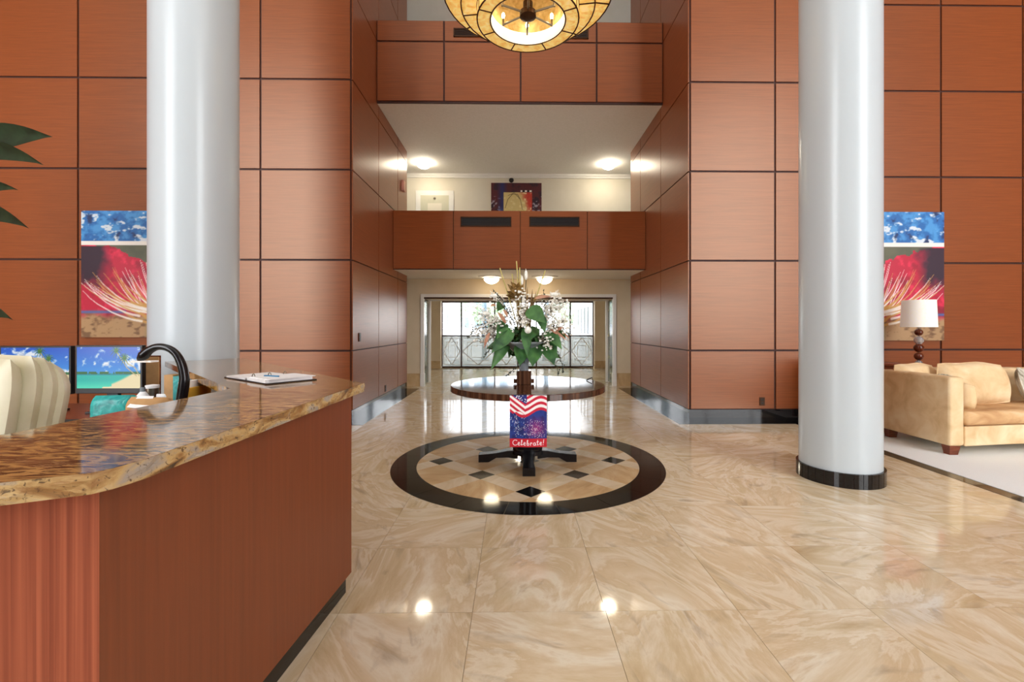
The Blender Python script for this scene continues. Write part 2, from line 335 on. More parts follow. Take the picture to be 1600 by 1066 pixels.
# black stone base and floor borders
def base(name,x0,x1,y0,y1,h=.165): return struct(MB().box(x0,x1,y0,y1,0,h).build(name,'black'))
base('baseboard_left',XA,XL+.012,ZP-.012,ZE+.01); base('baseboard_right',XR-.012,XS,ZP-.012,ZE+.01); base('baseboard_sofa',XS,XB,Y2-.012,Y2+.1)
bw=.24
def border(name,poly): return struct(MB().prism(poly,-.01,.0025).build(name,'black'))
border('trim_1',[(XA,ZP-bw),(XL+bw,ZP-bw),(XL+bw,ZE+bw),(XA,ZE+bw),(XA,ZE),(XL,ZE),(XL,ZP),(XA,ZP)])
border('trim_2',[(XR-bw,ZP-bw),(XS,ZP-bw),(XS,ZP),(XR,ZP),(XR,ZE),(XB,ZE),(XB,ZE+bw),(XR-bw,ZE+bw)])
border('trim_3',[(3.99,1.2),(4.12,1.2),(4.12,ZP-bw),(3.99,ZP-bw)])
rug=tag(MB().prism([(4.12,1.2),(XB,1.2),(XB,Y2-.02),(XS+.02,Y2-.02),(XS+.02,ZP-bw),(4.12,ZP-bw)],-.1,.006).build('carpet','rug'),'pale cream carpet edged with a black strip under the tan sofa','carpet')
# upper levels
YU=7.85; zu0,zu1,zuj=5.21,6.62,6.255
YB=8.9; zb0,zb1=2.494,3.633
YF=10.67; YW=11.5
up = struct(MB().box(XL+.02,XR-.02,YU,YU+.028,zu0,zu1).build('wall_upper_balcony','joint'))
xs=[XL+.02]+[P(p,60,YU).x for p in (694,813.5,932)]+[XR-.02]
front_panels(up,xs,YU,[zu0+.02,zuj,zu1])
lo = struct(MB().box(XL+.02,XR-.02,YB,YB+.028,zb0,zb1).build('wall_lower_balcony','joint'))
xs=[XL+.02]+[P(p,380,YB).x for p in (708.5,813,917.5)]+[XR-.02]
front_panels(lo,xs,YB,[zb0+.01,zb1+.005],gap=.006)
def vent(px0,px1,py0,py1,Y,label,m='grate'):
    a=P(px0,py1,Y); b=P(px1,py0,Y); cx=(a.x+b.x)/2; W=(b.x-a.x)/2; hh=(b.z-a.z)/2
    t=thing('air_vent',label,'vent',(cx,Y-th,(a.z+b.z)/2),0,'balcony air vents')
    MB().box(-W,W,-.004,.012,-hh,hh).build('backing','blackplastic',t)
    f=.018
    MB().box(-W,W,-.02,0,hh-f,hh).box(-W,W,-.02,0,-hh,-hh+f).box(-W,-W+f,-.02,0,-hh,hh).box(W-f,W,-.02,0,-hh,hh).build('frame','bronze',t)
    for k in range(5):
        z=-hh+f+(2*hh-2*f)*(k+.5)/5; sbox('slat',-W+f,W-f,-.014,-.004,z-.004,z+.004,m,t)
vent(720,799,339.5,354.5,YB,'black slotted air vent, left one on the lower balcony front')
vent(827,905,339.5,354.5,YB,'black slotted air vent, right one on the lower balcony front')
vent(709,757,46,59,YU,'brown air vent left of the chandelier on the upper balcony','bronze')
vent(880,919,46,62,YU,'brown air vent right of the chandelier on the upper balcony','bronze')
# ceilings: under each balcony, and the lobby's
struct(MB().box(XA,XB,YB+.03,YW+.05,zb0+.004,zb0+.2).build('ceiling_lower_hall','ceil'))
struct(MB().box(XA,XB,YU+.03,YW+.05,zu0+.004,zu0+.3).build('ceiling_upper_hall','ceil'))
struct(MB().box(XA-.1,XB+.1,-7.1,YW+.1,TOPZ,TOPZ+.2).build('ceiling','ceild'))
# far walls
YI=11.47; oxl=P(657.5,500,YF).x; oxr=P(962.5,500,YF).x; zh=2.07
fw = MB().box(XA,oxl,YF,YI+.02,0,zb0+.1).box(oxr,XB,YF,YI+.02,0,zb0+.1).box(oxl,oxr,YF,YI+.02,zh,zb0+.1)
struct(fw.build('wall_far','beige'))
struct(MB().box(XA,XB,YW,YW+.1,zb0+.1,TOPZ).build('wall_upper_hall','cream'))
cz=zu0+.004
struct(MB().box(XA,XB,YW-.06,YW,cz-.05,cz).box(XA,XB,YW-.035,YW,cz-.1,cz-.05).build('trim_4','trimw'))
for nm,a,b in (('baseboard_far_left',XA,oxl),('baseboard_far_right',oxr,XB)):
    struct(MB().box(a,b,YF-.02,YF,0,.3).build(nm,'tan'))
# doorway casing, two frames deep with a narrow strip of glass between them
cw=.075
dr = struct(MB().box(oxl-.0,oxl+cw,YF-.03,YF+.06,0,zh+cw).box(oxr-cw,oxr,YF-.03,YF+.06,0,zh+cw).box(oxl+cw,oxr-cw,YF-.03,YF+.06,zh,zh+cw).build('door_1','trimw'))
for x0,x1 in ((oxl-.006,oxl+cw+.012),(oxr-cw-.012,oxr+.006)):
    sbox('plinth',x0,x1,YF-.045,YF+.06,0,.3,'trimw',dr); 
MB().box(oxl+.012,oxl+.03,YF+.07,YI-.02,.02,zh-.03).build('side_glass','mottle',dr); MB().box(oxr-.03,oxr-.012,YF+.07,YI-.02,.02,zh-.03).build('side_glass','mottle',dr)
MB().box(oxl+cw,oxr-cw,YF-.012,YF+.02,zh-.035,zh).build('door_track','bronze',dr)
MB().box(oxl,oxl+.08,YI,YI+.05,0,zh).box(oxr-.08,oxr,YI,YI+.05,0,zh).box(oxl+.08,oxr-.08,YI,YI+.05,zh-.04,zh).build('inner_frame','trimw',dr)
# entrance hall beyond
YG=15.5; gx0=-2.46; gx1=2.66; zc=2.42
struct(MB().box(XA,XB,YI+.02,YG+.2,zc,zc+.15).build('ceiling_entrance','ceil'))
struct(MB().box(XA,gx0,YG-.3,YG-.1,0,zc).box(gx1,XB,YG-.3,YG-.1,0,zc).build('wall_entrance','beige'))
struct(MB().box(XA,gx0,YG-.32,YG-.3,0,.25).box(gx1,XB,YG-.32,YG-.3,0,.25).build('baseboard_entrance','tan'))
struct(MB().box(XA-.1,XA,-7,YG,0,TOPZ).build('wall_west','wood')); struct(MB().box(XB,XB+.1,-7,YG,0,TOPZ).build('wall_east','wood'))
# entrance glass front
gf = struct(MB().box(gx0,gx1,YG-.03,YG+.03,2.2,2.28).box(gx0,gx1,YG-.03,YG+.03,1.06,1.1).box(gx0,gx1,YG-.03,YG+.03,0,.05).build('window_1','bronze'))
mx=[gx0,P(721,500,YG).x,P(773,500,YG).x,.1,P(838,500,YG).x,P(891,500,YG).x,gx1]
for x in mx: sbox('mullion',x-.022,x+.022,YG-.03,YG+.03,.05,2.2,'bronze',gf)
sbox('transom_panel',gx0,gx1,YG-.02,YG+.02,2.28,zc,'trimw',gf)
for a,b in zip(mx[:-1],mx[1:]):
    sbox('pane',a+.022,b-.022,YG-.004,YG+.004,1.1,2.2,'glass',gf)
    lp=sbox('etched_pane',a+.022,b-.022,YG-.004,YG+.004,.05,1.06,'frost',gf)
    W=(b-a)/2-.06; q=MB(); hh=.44
    def bar(p0,p1,t=.012):
        p0=Vector((p0[0],0,p0[1])); p1=Vector((p1[0],0,p1[1])); dd=(p1-p0).normalized(); nn=Vector((-dd.z,0,dd.x))*t
        vs=[p0-nn,p1-nn,p1+nn,p0+nn]; vs=[v+Vector((0,-.009,0)) for v in vs]+[v+Vector((0,-.004,0)) for v in vs]
        q.add(vs,[(0,1,2,3),(7,6,5,4),(0,4,5,1),(1,5,6,2),(2,6,7,3),(3,7,4,0)])
    for f in (1,.72,.45):
        c4=[(-W*f,-hh*f),(W*f,-hh*f),(W*f,hh*f),(-W*f,hh*f)]
        for i in range(4): bar(c4[i],c4[(i+1)%4],.008)
    c4=[(0,-hh*1.05),(W*1.05,0),(0,hh*1.05),(-W*1.05,0)]
    for i in range(4): bar(c4[i],c4[(i+1)%4],.014)
    q.build('etched_lines','etch',lp)
# outside: forecourt, portico side walls with dark slots, posts, building and trees
struct(MB().box(-60,60,YG+.03,160,-.12,-.01).build('ground','pave'))
for s,xw,lab in ((-1,gx0-.02,'white portico wall with dark upright slots outside, left of the entrance'),(1,gx1+.02,'white portico wall with dark upright slots outside, right of the entrance')):
    t=thing('portico_wall',lab,'wall',(xw,YG+.1,0)); b=MB(); ys=[0,.75]
    edges=[.9,1.35,1.75,2.2,2.6,3.05,3.45,3.9]
    x0,x1=(-.3,0) if s<0 else (0,.3)
    b.box(x0,x1,0,4.9,0,1.12).box(x0,x1,0,4.9,2.12,2.9).box(x0,x1,0,edges[0],1.12,2.12).box(x0,x1,edges[-1],4.9,1.12,2.12)
    for k in range(1,len(edges)-1,2): b.box(x0,x1,edges[k],edges[k+1],1.12,2.12)
    b.build('wall_body','render',t)
    for k in range(0,len(edges),2): sbox('dark_slot',x0+.04,x1-.01 if s<0 else x1-.04,edges[k],edges[k+1],1.12,2.12,'blackplastic',t) if s<0 else sbox('dark_slot',x0+.01,x1-.04,edges[k],edges[k+1],1.12,2.12,'blackplastic',t)
for px,lab in ((757,'blue grey portico post outside the entrance, left of the two'),(853,'blue grey portico post outside the entrance, right of the two')):
    x=P(px,500,19.2).x; t=thing('portico_post',lab,'post',(x,19.2,-.01),0,'portico posts')
    MB().box(-.1,.1,-.1,.1,.12,3).build('shaft','bluepost',t); MB().box(-.14,.14,-.14,.14,0,.12).build('plinth','bluepost',t)
struct(MB().box(gx0-.4,gx1+.4,YG+.1,17.2,2.92,3.15).build('ceiling_portico','render'))
bd=thing('apartment_building','pale tower with a grid of windows far beyond the entrance','building',(-9,75,0))
MB().box(-9,9,0,12,0,30).build('wall','render',bd); MB().box(-9.3,9.3,-.3,12.3,30,30.6).build('roof','render',bd)
for i in range(8):
    for j in range(4): sbox('window',-8.2+i*2.1,-6.9+i*2.1,-.06,.05,1.2+j*2.6,2.9+j*2.6,'bluepost',bd)
def foliage(b,c,R,nl,sz,seed):
    r=random.Random(seed)
    for _ in range(nl):
        while True:
            v=Vector((r.uniform(-1,1),r.uniform(-1,1),r.uniform(-1,1)))
            if .35<v.length<1: break
        p=Vector(c)+Vector((v.x*R[0],v.y*R[1],v.z*R[2])); a=Vector((r.uniform(-1,1),r.uniform(-1,1),r.uniform(-1,1))).normalized(); bb=a.orthogonal().normalized()
        s=sz*r.uniform(.6,1.3); b.add([p-a*s,p+bb*s*.5,p+a*s,p-bb*s*.5],[(0,1,2,3)])
for k,(x,y,h,lab) in enumerate(((-6.3,42,5.0,'bright green tree outside seen left of the flower arrangement'),(-2.6,46,4.2,'bright green tree outside behind the flower arrangement'),(5.2,44,4.6,'bright green tree outside seen right of the flower arrangement'))):
    t=thing('street_tree',lab,'tree',(x,y,-.01),0,'trees outside the entrance'); 
    MB().tube([(0,0,0),(.05,0,h*.3),(0,.05,h*.6)],[.16,.12,.07]).build('trunk','twig',t)
    b=MB(); foliage(b,(0,0,h*.66),(h*.42,h*.4,h*.36),900,.22,k); b.build('foliage','tree',t)['kind']='stuff'

# lobby's street side behind the camera: wall with three tall windows
wb=MB(); xs_=[XA]+[v for c in WINX for v in (c-3.1,c+3.1)]+[XB]
for k in range(0,len(xs_),2): wb.box(xs_[k],xs_[k+1],-7.1,-7,0,TOPZ)
for k in range(1,len(xs_)-1,2): wb.box(xs_[k],xs_[k+1],-7.1,-7,0,.5).box(xs_[k],xs_[k+1],-7.1,-7,11.4,TOPZ)
struct(wb.build('wall_back','wood'))
for i,k in enumerate(range(1,len(xs_)-1,2)):
    a,b=xs_[k],xs_[k+1]; fo=struct(MB().box(a,b,-7.08,-7.02,.5,.56).box(a,b,-7.08,-7.02,11.34,11.4).box(a,a+.06,-7.08,-7.02,.56,11.34).box(b-.06,b,-7.08,-7.02,.56,11.34).build('window_%d'%(i+2),'trimw'))
    for q in (1,2): sbox('mullion',a+(b-a)*q/3-.025,a+(b-a)*q/3+.025,-7.08,-7.02,.56,11.34,'trimw',fo)

# ------------------------------------------------------------------ round columns
def column(loc,r,label):
    t=thing('column',label,'column',(loc[0],loc[1],0),0,'round white columns')
    MB().lathe([(r,.0),(r,TOPZ)],64).build('shaft','white',t,smooth=True,ang=40)
    n=30; R=r+.022
    bed=MB().lathe([(r+.001,0),(R-.004,0),(R-.004,.123),(r+.001,.123)],48,cap=False).build('base_bed','joint',t)
    for k in range(n):
        a0=2*pi*k/n+.006; a1=2*pi*(k+1)/n-.006
        poly=[((r-.002)*math.cos(a),(r-.002)*math.sin(a)) for a in (a0,(a0+a1)/2,a1)]+[(R*math.cos(a),R*math.sin(a)) for a in (a1,(a0+a1)/2,a0)]
        MB().prism(poly[::-1],0,.125).build('base_tile','black',bed)
column((2.985,4.17),.322,'glossy white round column with black tile base beside the tan sofa')
column((-3.2,4.63),.378,'glossy white round column rising behind the granite counter')

# ------------------------------------------------------------------ chandelier
cc=(.135,4.75); zt=4.55
ch=thing('chandelier','tiered drum chandelier with amber parchment panels and dark bronze seams','chandelier',(cc[0],cc[1],zt))
def ringseg(r0,r1,z0,z1,a0,a1,q=10):
    b=MB(); A=[a0+(a1-a0)*i/q for i in range(q+1)]
    poly=[(r1*math.cos(a),r1*math.sin(a)) for a in A]+[(r0*math.cos(a),r0*math.sin(a)) for a in reversed(A)]
    return b.prism(poly,z0,z1)
tiers=[(.39,.525,0,.30),(.525,.69,.13,.34),(.69,.875,.27,.40)]
fr=MB()
for ti,(r0,r1,z0,hh) in enumerate(tiers):
    ns=8; off=.35+ti*.28
    for k in range(ns):
        a0=off+2*pi*k/ns; a1=off+2*pi*(k+1)/ns
        ringseg(r0+.004,r1-.006,z0,z0+.006,a0+.012,a1-.012).build('bottom_panel','parch',ch,smooth=False)
        ringseg(r1-.006,r1,z0+.01,z0+hh,a0+.01,a1-.01).build('side_panel','parch',ch)
        c,s=math.cos(a0),math.sin(a0); u=Vector((c,s,0)); v=Vector((-s,c,0))
        p=[u*r0-v*.006,u*r1-v*.006,u*r1+v*.006,u*r0+v*.006]
        fr.add([t+Vector((0,0,z0-.006)) for t in p]+[t+Vector((0,0,z0+.008)) for t in p],[(3,2,1,0),(4,5,6,7),(0,1,5,4),(1,2,6,5),(2,3,7,6),(3,0,4,7)])
        q0=u*(r1-.004); fr.box(-.004,.008,-.006,.006,z0,z0+hh,Matrix.Translation(q0)@Matrix.Rotation(a0,4,'Z'))
    for rr,zz in ((r0,z0),(r1,z0),(r1,z0+hh)):
        fr.tube([(rr*math.cos(2*pi*i/48),rr*math.sin(2*pi*i/48),zz) for i in range(49)],.008,6,cap=False)
fr.build('seam_frame','bronze',ch)
ringseg(.382,.388,.13,.62,0,2*pi-.0001,48).build('inner_drum','parchd',ch); MB().lathe([(.38,.5),(.38,.51)],40).build('top_plate','steel',ch); ringseg(.382,.388,0,.13,0,2*pi-.0001,48).build('inner_band','parchw',ch)
MB().lathe([(.04,.03),(.085,.05),(.085,.1),(.05,.13),(.05,.2),(.02,.22),(.02,.5)],24).build('hub','bronze',ch,smooth=True,ang=40)
MB().lathe([(.015,.5),(.015,TOPZ-zt-.04)],12).lathe([(.12,TOPZ-zt-.09),(.14,TOPZ-zt-.03),(.14,TOPZ-zt)],24).build('hanging_rod','bronze',ch,smooth=True,ang=40)
for k in range(6):
    a=2*pi*k/6+pi/2; c,s=math.cos(a),math.sin(a)
    arm_=MB().tube([(c*.07,s*.07,.08),(c*.3,s*.3,.065)],.011,8).tube([(c*.3,s*.3,.055),(c*.3,s*.3,.13)],.011,8).build('arm','steel',ch)
    MB().ball((c*.3,s*.3,.16),.017,.017,.035).build('bulb','bulb',arm_,smooth=True)
def plight(name,loc,p,col,r,parent=None):
    l=bpy.data.lights.new(name,'POINT'); l.energy=p; l.color=col; l.shadow_soft_size=r; o=bpy.data.objects.new(name,l); C.objects.link(o); o.location=loc
    if parent: o.parent=parent

# ------------------------------------------------------------------ ceiling dome lamps
def dome(loc,r,label,power,disc=0):
    t=thing('ceiling_lamp',label,'lamp',loc,0,'dome ceiling lamps')
    if disc: MB().lathe([(disc*.86,-.03),(disc,-.012),(disc,0)],40).build('ceiling_rose','trimw',t,smooth=True,ang=30)
    z=-.03 if disc else 0
    MB().lathe([(r*.72,z-.035),(r*.8,z-.02),(r*.7,z)],32).build('rim','steel',t,smooth=True,ang=40)
    MB().lathe([(.01,z-.035-r*.62),(r*.35,z-.035-r*.58),(r*.68,z-.035-r*.42),(r*.9,z-.035-r*.2),(r,z-.035)],32).build('bowl','domes' if disc else 'dome',t,smooth=True)
zc1=zu0+.004; zc2=zb0+.004
p=P(662,258,10.7); dome((p.x,10.7,zc1),.17,'glowing dome lamp on the upper hall ceiling above the white door',22)
p=P(951,258,10.7); dome((p.x,10.7,zc1),.17,'glowing dome lamp on the upper hall ceiling at the right',22)
p=P(768,440,10.1); dome((p.x,10.1,zc2),.17,'glowing bowl lamp under the lower balcony, left of the flowers',30,.29)
dome((.2,13.2,zc),.17,'added unseen dome lamp that brightens the entrance hall beyond the doorway',0)  # added lamp, hidden above the doorway, to brighten the entrance hall
p=P(851,440,10.1); dome((p.x,10.1,zc2),.17,'glowing bowl lamp under the lower balcony, right of the flowers',30,.29)

# ------------------------------------------------------------------ upper hall door, picture, detector, small wall fittings
a=P(650,328,YW); b=P(709,298.5,YW)
dt=struct(MB().box(a.x,b.x,YW-.03,YW,3.4,b.z).build('door_2','trimw')); W=b.x-a.x
MB().box(a.x+.12,b.x-.12,YW-.036,YW-.028,3.4,b.z-.12).build('door_leaf','doorp',dt)
MB().box(a.x+.3,b.x-.3,YW-.042,YW-.034,3.4,b.z-.32).build('door_panel','cream',dt)
MB().ball((a.x+W*.5,YW-.05,b.z-.2),.03,.02,.03).build('door_viewer','steel',dt)
p=P(799,282,YW); t=thing('smoke_detector','small dark round detector on the cream wall above the upper picture','detector',(p.x,YW-.001,p.z))
MB().lathe([(.06,0),(.06,.02),(.035,.035)],20).build('body','grate',t).rotation_euler=(pi/2,0,0)
def fitting(name,label,cat,loc,sx,sz,m,dirx=0,thick=.012,group=None,dots=True):
    t=thing(name,label,cat,loc,0,group)
    if dirx==0: MB().box(-sx/2,sx/2,-thick,0,-sz/2,sz/2).build('plate',m,t,bevel=.003)
    else: MB().box(0,thick*dirx,-sx/2,sx/2,-sz/2,sz/2) .build('plate',m,t,bevel=.003)
    if dots:
        for z in (-sz*.2,sz*.2):
            if dirx==0: MB().box(-sx*.22,sx*.22,-thick-.003,-thick+.001,z-sz*.1,z+sz*.1).build('socket','blackplastic',t)
            else: MB().box(thick*dirx*.9,thick*dirx*1.25,-sx*.22,sx*.22,z-sz*.1,z+sz*.1).build('socket','blackplastic',t)
p=P(1189.5,627,ZP); fitting('wall_outlet','brown outlet plate low on the right pier beside the column','outlet',(p.x,ZP-th,p.z),.075,.12,'bronze',group='wall outlets')
def side_pt(px,py,X):
    u=(px-CX)/F; dx=math.cos(YAW)*u+math.sin(YAW); t=X/dx; return Vector((X,t*(math.cos(YAW)-math.sin(YAW)*u),H+t*(HY-py)/F))
p=side_pt(561.5,527,XL+th); fitting('wall_outlet','narrow brown plate at eye height on the left passage wall','outlet',p,.08,.13,'bronze',1,group='wall outlets')
p=side_pt(602,607,XL+th); fitting('wall_outlet','narrow brown plate near the base of the left passage wall','outlet',p,.08,.12,'bronze',1,group='wall outlets')
p=side_pt(628.5,291,XL+th); fitting('fire_alarm','pale red and white fire alarm on the left passage wall upstairs','alarm',p,.14,.22,'red',1,.05,dots=False)

# ------------------------------------------------------------------ printed surfaces
def srgb2lin(a): return np.where(a<=.04045,a/12.92,((a+.055)/1.055)**2.4)
def vnoise(ny,nx,sy,sx,seed,oct=4):
    r=np.random.default_rng(seed); out=np.zeros((ny,nx)); amp=1; tot=0
    for k in range(oct):
        gy,gx=int(sy*2**k)+2,int(sx*2**k)+2; g_=r.random((gy,gx)); y=np.linspace(0,gy-1.001,ny); x=np.linspace(0,gx-1.001,nx)
        yi=y.astype(int); xi=x.astype(int); fy=(y-yi)[:,None]; fx=(x-xi)[None]; fy=fy*fy*(3-2*fy); fx=fx*fx*(3-2*fx)
        v=g_[yi][:,xi]*(1-fy)*(1-fx)+g_[yi+1][:,xi]*fy*(1-fx)+g_[yi][:,xi+1]*(1-fy)*fx+g_[yi+1][:,xi+1]*fy*fx
        out+=v*amp; tot+=amp; amp*=.55
    return out/tot
class Img:   # u right 0..1, v up 0..1
    def __init__(s,nx,ny,asp): s.nx,s.ny=nx,ny; s.u,s.v=np.meshgrid(np.linspace(0,1,nx),np.linspace(0,1,ny)); s.a=np.ones((ny,nx,3)); s.asp=asp
    def fill(s,mask,c): 
        m=np.clip(mask,0,1)[...,None]; s.a=s.a*(1-m)+np.array(c)/255*m
    def stroke(s,pts,wd,c,al=1,taper=False):
        dmin=np.full(s.u.shape,9.); n=len(pts)
        for i in range(n-1):
            (x0,y0),(x1,y1)=pts[i],pts[i+1]; x0*=s.asp; x1*=s.asp; px=s.u*s.asp; dx,dy=x1-x0,y1-y0; L=dx*dx+dy*dy+1e-12
            t=np.clip(((px-x0)*dx+(s.v-y0)*dy)/L,0,1); d_=np.hypot(px-x0-t*dx,s.v-y0-t*dy)
            if taper: d_=d_/(1-.85*(i+t)/(n-1))
            dmin=np.minimum(dmin,d_)
        s.fill(np.clip((wd-dmin)/(wd*.5),0,1)*al,c)
def print_mesh(name,img,Wd,Ht,m,parent,bend=None,loc=None,y=0):
    """grid in the xz plane, front facing -y, centred in x, base at z=0"""
    nx,ny=img.nx,img.ny; u=img.u.ravel(); v=img.v.ravel(); co=np.zeros((nx*ny,3)); co[:,0]=(u-.5)*Wd; co[:,2]=v*Ht; co[:,1]=y
    if bend is not None: co[:,1]+=bend(u,v)
    idx=np.arange(nx*ny).reshape(ny,nx); f=np.stack([idx[:-1,:-1],idx[:-1,1:],idx[1:,1:],idx[1:,:-1]],-1).reshape(-1,4)
    me=bpy.data.meshes.new(name); me.from_pydata(co.tolist(),[],f.tolist()); me.update()
    at=me.color_attributes.new('Col','FLOAT_COLOR','POINT'); c=np.ones((nx*ny,4)); c[:,:3]=srgb2lin(np.clip(img.a,0,1)).reshape(-1,3); at.data.foreach_set('color',c.ravel())
    return link(name,me,m,parent,loc)

def abstract(seed,mirror):
    im=Img(150,220,.7); u=1-im.u if mirror else im.u; v=im.v; n1=vnoise(220,150,8,5,seed); n2=vnoise(220,150,14,9,seed+1,5); n3=vnoise(220,150,30,12,seed+2,3)
    im.fill(np.ones_like(u),(98,100,78)); im.fill((n1-.4)*3,(84,90,72))
    edge=.86-.38*np.clip(u-.25,0,1)**1.2*(1) -.05*n1; red=(v<edge*.78+.02+n2*.1)*1.0
    im.fill(red,(190,22,58)); im.fill(red*np.clip((n2-.52)*6,0,1),(222,40,78)); im.fill(red*np.clip((.46-n1)*6,0,1),(140,14,44))
    im.fill(np.clip((.34-u+.25*(n1-.5))*6,0,1)*np.clip((v-.36+.2*(n2-.5))*7,0,1)*(v<.72),(44,24,44))
    tan=np.clip((.2+.08*(n1-.5)-v)*20,0,1); im.fill(tan,(176,142,100)); im.fill(tan*np.clip((n3-.5)*5,0,1),(120,88,58)); im.fill(tan*np.clip((u-.7)*6,0,1),(104,142,112))
    im.fill(np.clip(1-abs(v-.2)*55,0,1)*(u<.5),(70,110,170))
    bl=v>.76; im.fill(bl*1.0,(30,104,176)); im.fill(bl*np.clip((n2-.5)*6,0,1),(70,150,214)); im.fill(bl*np.clip((n3-.58)*9,0,1),(214,228,238)); im.fill(bl*np.clip((.42-n2)*8,0,1),(22,50,96))
    im.fill((abs(v-.745)<.015)*1.0,(240,238,230))
    r=random.Random(seed)
    for k in range(46):
        bx=.98-.02*r.random()-.012*k*r.random(); by=.12+.14*r.random(); L=.25+.5*k/46; ang=pi*.62+.018*k
        pts=[]
        for i in range(9):
            q=i/8; x=bx-L*q*(.55+.5*k/46); y=by+.42*(q**2.2)*(1-.35*r.random()*.2)*(.5+.5*(46-k)/46)+.02*math.sin(q*3)
            pts.append((1-x if mirror else x,y))
        cgold=r.random()<.3
        im.stroke(pts,.009+.006*r.random(),(206,160,84) if cgold else (244,240,232),.85,True)
    for k in range(5):
        x0=.86+.03*k; pts=[(x0,.80),(x0-.03+.03*k,.90)]; pts=[(1-a if mirror else a,b) for a,b in pts]; im.stroke(pts,.012,(240,244,248),.8,True)
    return im
def painting(name,label,img,x0,x1,y,z0,z1,dep=.045):
    t=thing(name,label,'painting',((x0+x1)/2,y,z0)); W=x1-x0; Hh=z1-z0
    MB().box(-W/2,W/2,-dep,0,0,Hh).build('stretcher','paper',t); print_mesh('canvas',img,W,Hh,'print',t,y=-dep-.002)
xa=P(133.5,430,ZP).x; z1=P(134,331,ZP).z; z0=P(180,527,ZP).z
painting('painting','tall abstract canvas of blue, crimson and white plumes behind the monitors',abstract(3,False),xa,xa+1.27,ZP-th,z0,z1)
xb=P(1469,430,Y2).x; z1=P(1430,333,Y2).z; z0=P(1430,532,Y2).z
painting('painting','tall abstract canvas of blue, crimson and white plumes behind the table lamp',abstract(3,True),xb-1.25,xb,Y2-th,z0,z1)
im=Img(120,80,1.5); u,v=im.u,im.v; n1=vnoise(80,120,5,8,11); n2=vnoise(80,120,12,18,12)
im.fill(np.ones_like(u),(88,34,42)); im.fill(np.clip((n1-.5)*6,0,1),(46,26,44)); im.fill(np.clip((n2-.55)*8,0,1)*(v<.6),(170,164,176)); im.fill(np.clip(1-abs(u-.22)*9,0,1)*.8,(28,48,122))
sqm=(abs(u-.53)<.28)*(v<.72)*1.0; im.fill(sqm,(222,202,136)); im.fill(sqm*np.clip((u-.55-.25*(.7-v)+.2*(n1-.5))*8,0,1),(206,64,48)); im.fill(sqm*np.clip((n2-.6)*6,0,1),(240,226,170))
for q in (.60,.69,.78): im.fill((abs(u-q)<.02)*(abs(v-.75)<.025),(250,248,240))
im.fill((abs(u-.645)<.02)*(abs(v-.75)<.025)*1.0,(20,16,18)); im.fill((abs(u-.735)<.02)*(abs(v-.75)<.025)*1.0,(20,16,18))
im.stroke([(.28,.25),(.33,.5),(.42,.66),(.52,.66),(.58,.5)],.012,(96,72,40),.8); im.stroke([(.34,.62),(.46,.7),(.58,.5),(.62,.2)],.01,(96,72,40),.8)
a=P(767.5,328,YW); b=P(846,287,YW)
painting('painting','dark red abstract picture with a pale arch on the upper hall wall',im,a.x,b.x,YW-.001,b.z-(b.x-a.x)*.66,b.z)

# ------------------------------------------------------------------ reception desk
ZTOP=1.07; tk=.045
A=G(568,599,ZTOP); Bc=(-.905,1.06)
e=lambda px,py:tuple(G(px,py,ZTOP)[:2])
cA=(A.x,A.y); near=e(142,739); dirn=Vector((-.866,-.42)).normalized()
nearL=(near[0]+dirn.x*1.9,near[1]+dirn.y*1.9)
wl_in=e(360,607.5); wing_in=(-3.14,4.15); wing_out=(-2.74,4.62)
top=[cA,wing_out,(-2.85,4.40),(-2.98,4.29),wing_in,wl_in,(-1.43,2.1),(-1.47,1.34),(nearL[0]-.2,nearL[1]+.52),nearL,near,e(175,732),e(195,726.5),e(225,718)]
desk=thing('reception_desk','wood panelled reception desk with brown granite counter at the left','desk',(0,0,0))
tp=MB().prism(top,ZTOP-tk,ZTOP).build('countertop','granite',desk)
# chiselled outer edge: proud rough strip along the outer outline
outer=[nearL,near,e(175,732),e(195,726.5),e(225,718),cA]
q=MB(); N=[]
pts=[]
for a_,b_ in zip(outer[:-1],outer[1:]):
    L=(Vector(b_)-Vector(a_)).length; k=max(1,int(L/.03))
    pts+= [Vector(a_).lerp(Vector(b_),i/k) for i in range(k)]
pts.append(Vector(outer[-1]))
vs=[]; rr=random.Random(4)
for i,p in enumerate(pts):
    t_=(pts[min(i+1,len(pts)-1)]-pts[max(i-1,0)]).normalized(); nrm=Vector((t_.y,-t_.x))
    for k,zz in enumerate((ZTOP-tk,ZTOP-tk*.66,ZTOP-tk*.33,ZTOP)):
        of=.004+(rr.uniform(-.003,.005) if 0<k<3 else 0); vs.append((p.x+nrm.x*of,p.y+nrm.y*of,zz+(.0005 if k==3 else 0)))
q.add(vs,[(i*4+k,(i+1)*4+k,(i+1)*4+k+1,i*4+k+1) for i in range(len(pts)-1) for k in range(3)]); q.build('chiselled_edge','gredge',tp)
def band(poly,off):   # offset polyline inwards (to the left of travel)
    out=[]
    for i,p in enumerate(poly):
        p=Vector(p); d0=(Vector(poly[i])-Vector(poly[i-1])).normalized() if i>0 else None; d1=(Vector(poly[i+1])-p).normalized() if i<len(poly)-1 else None
        d_=((d0 or d1)+(d1 or d0)).normalized(); nn=Vector((-d_.y,d_.x)); k=1/max(.4,nn.dot(Vector((-(d1 or d0).y,(d1 or d0).x))))
        out.append(tuple(p+nn*off*k))
    return out
bl=[(nearL[0]+.1,nearL[1]+.05),(-.955,1.065),(-.853,2.40),(-2.68,4.36)]
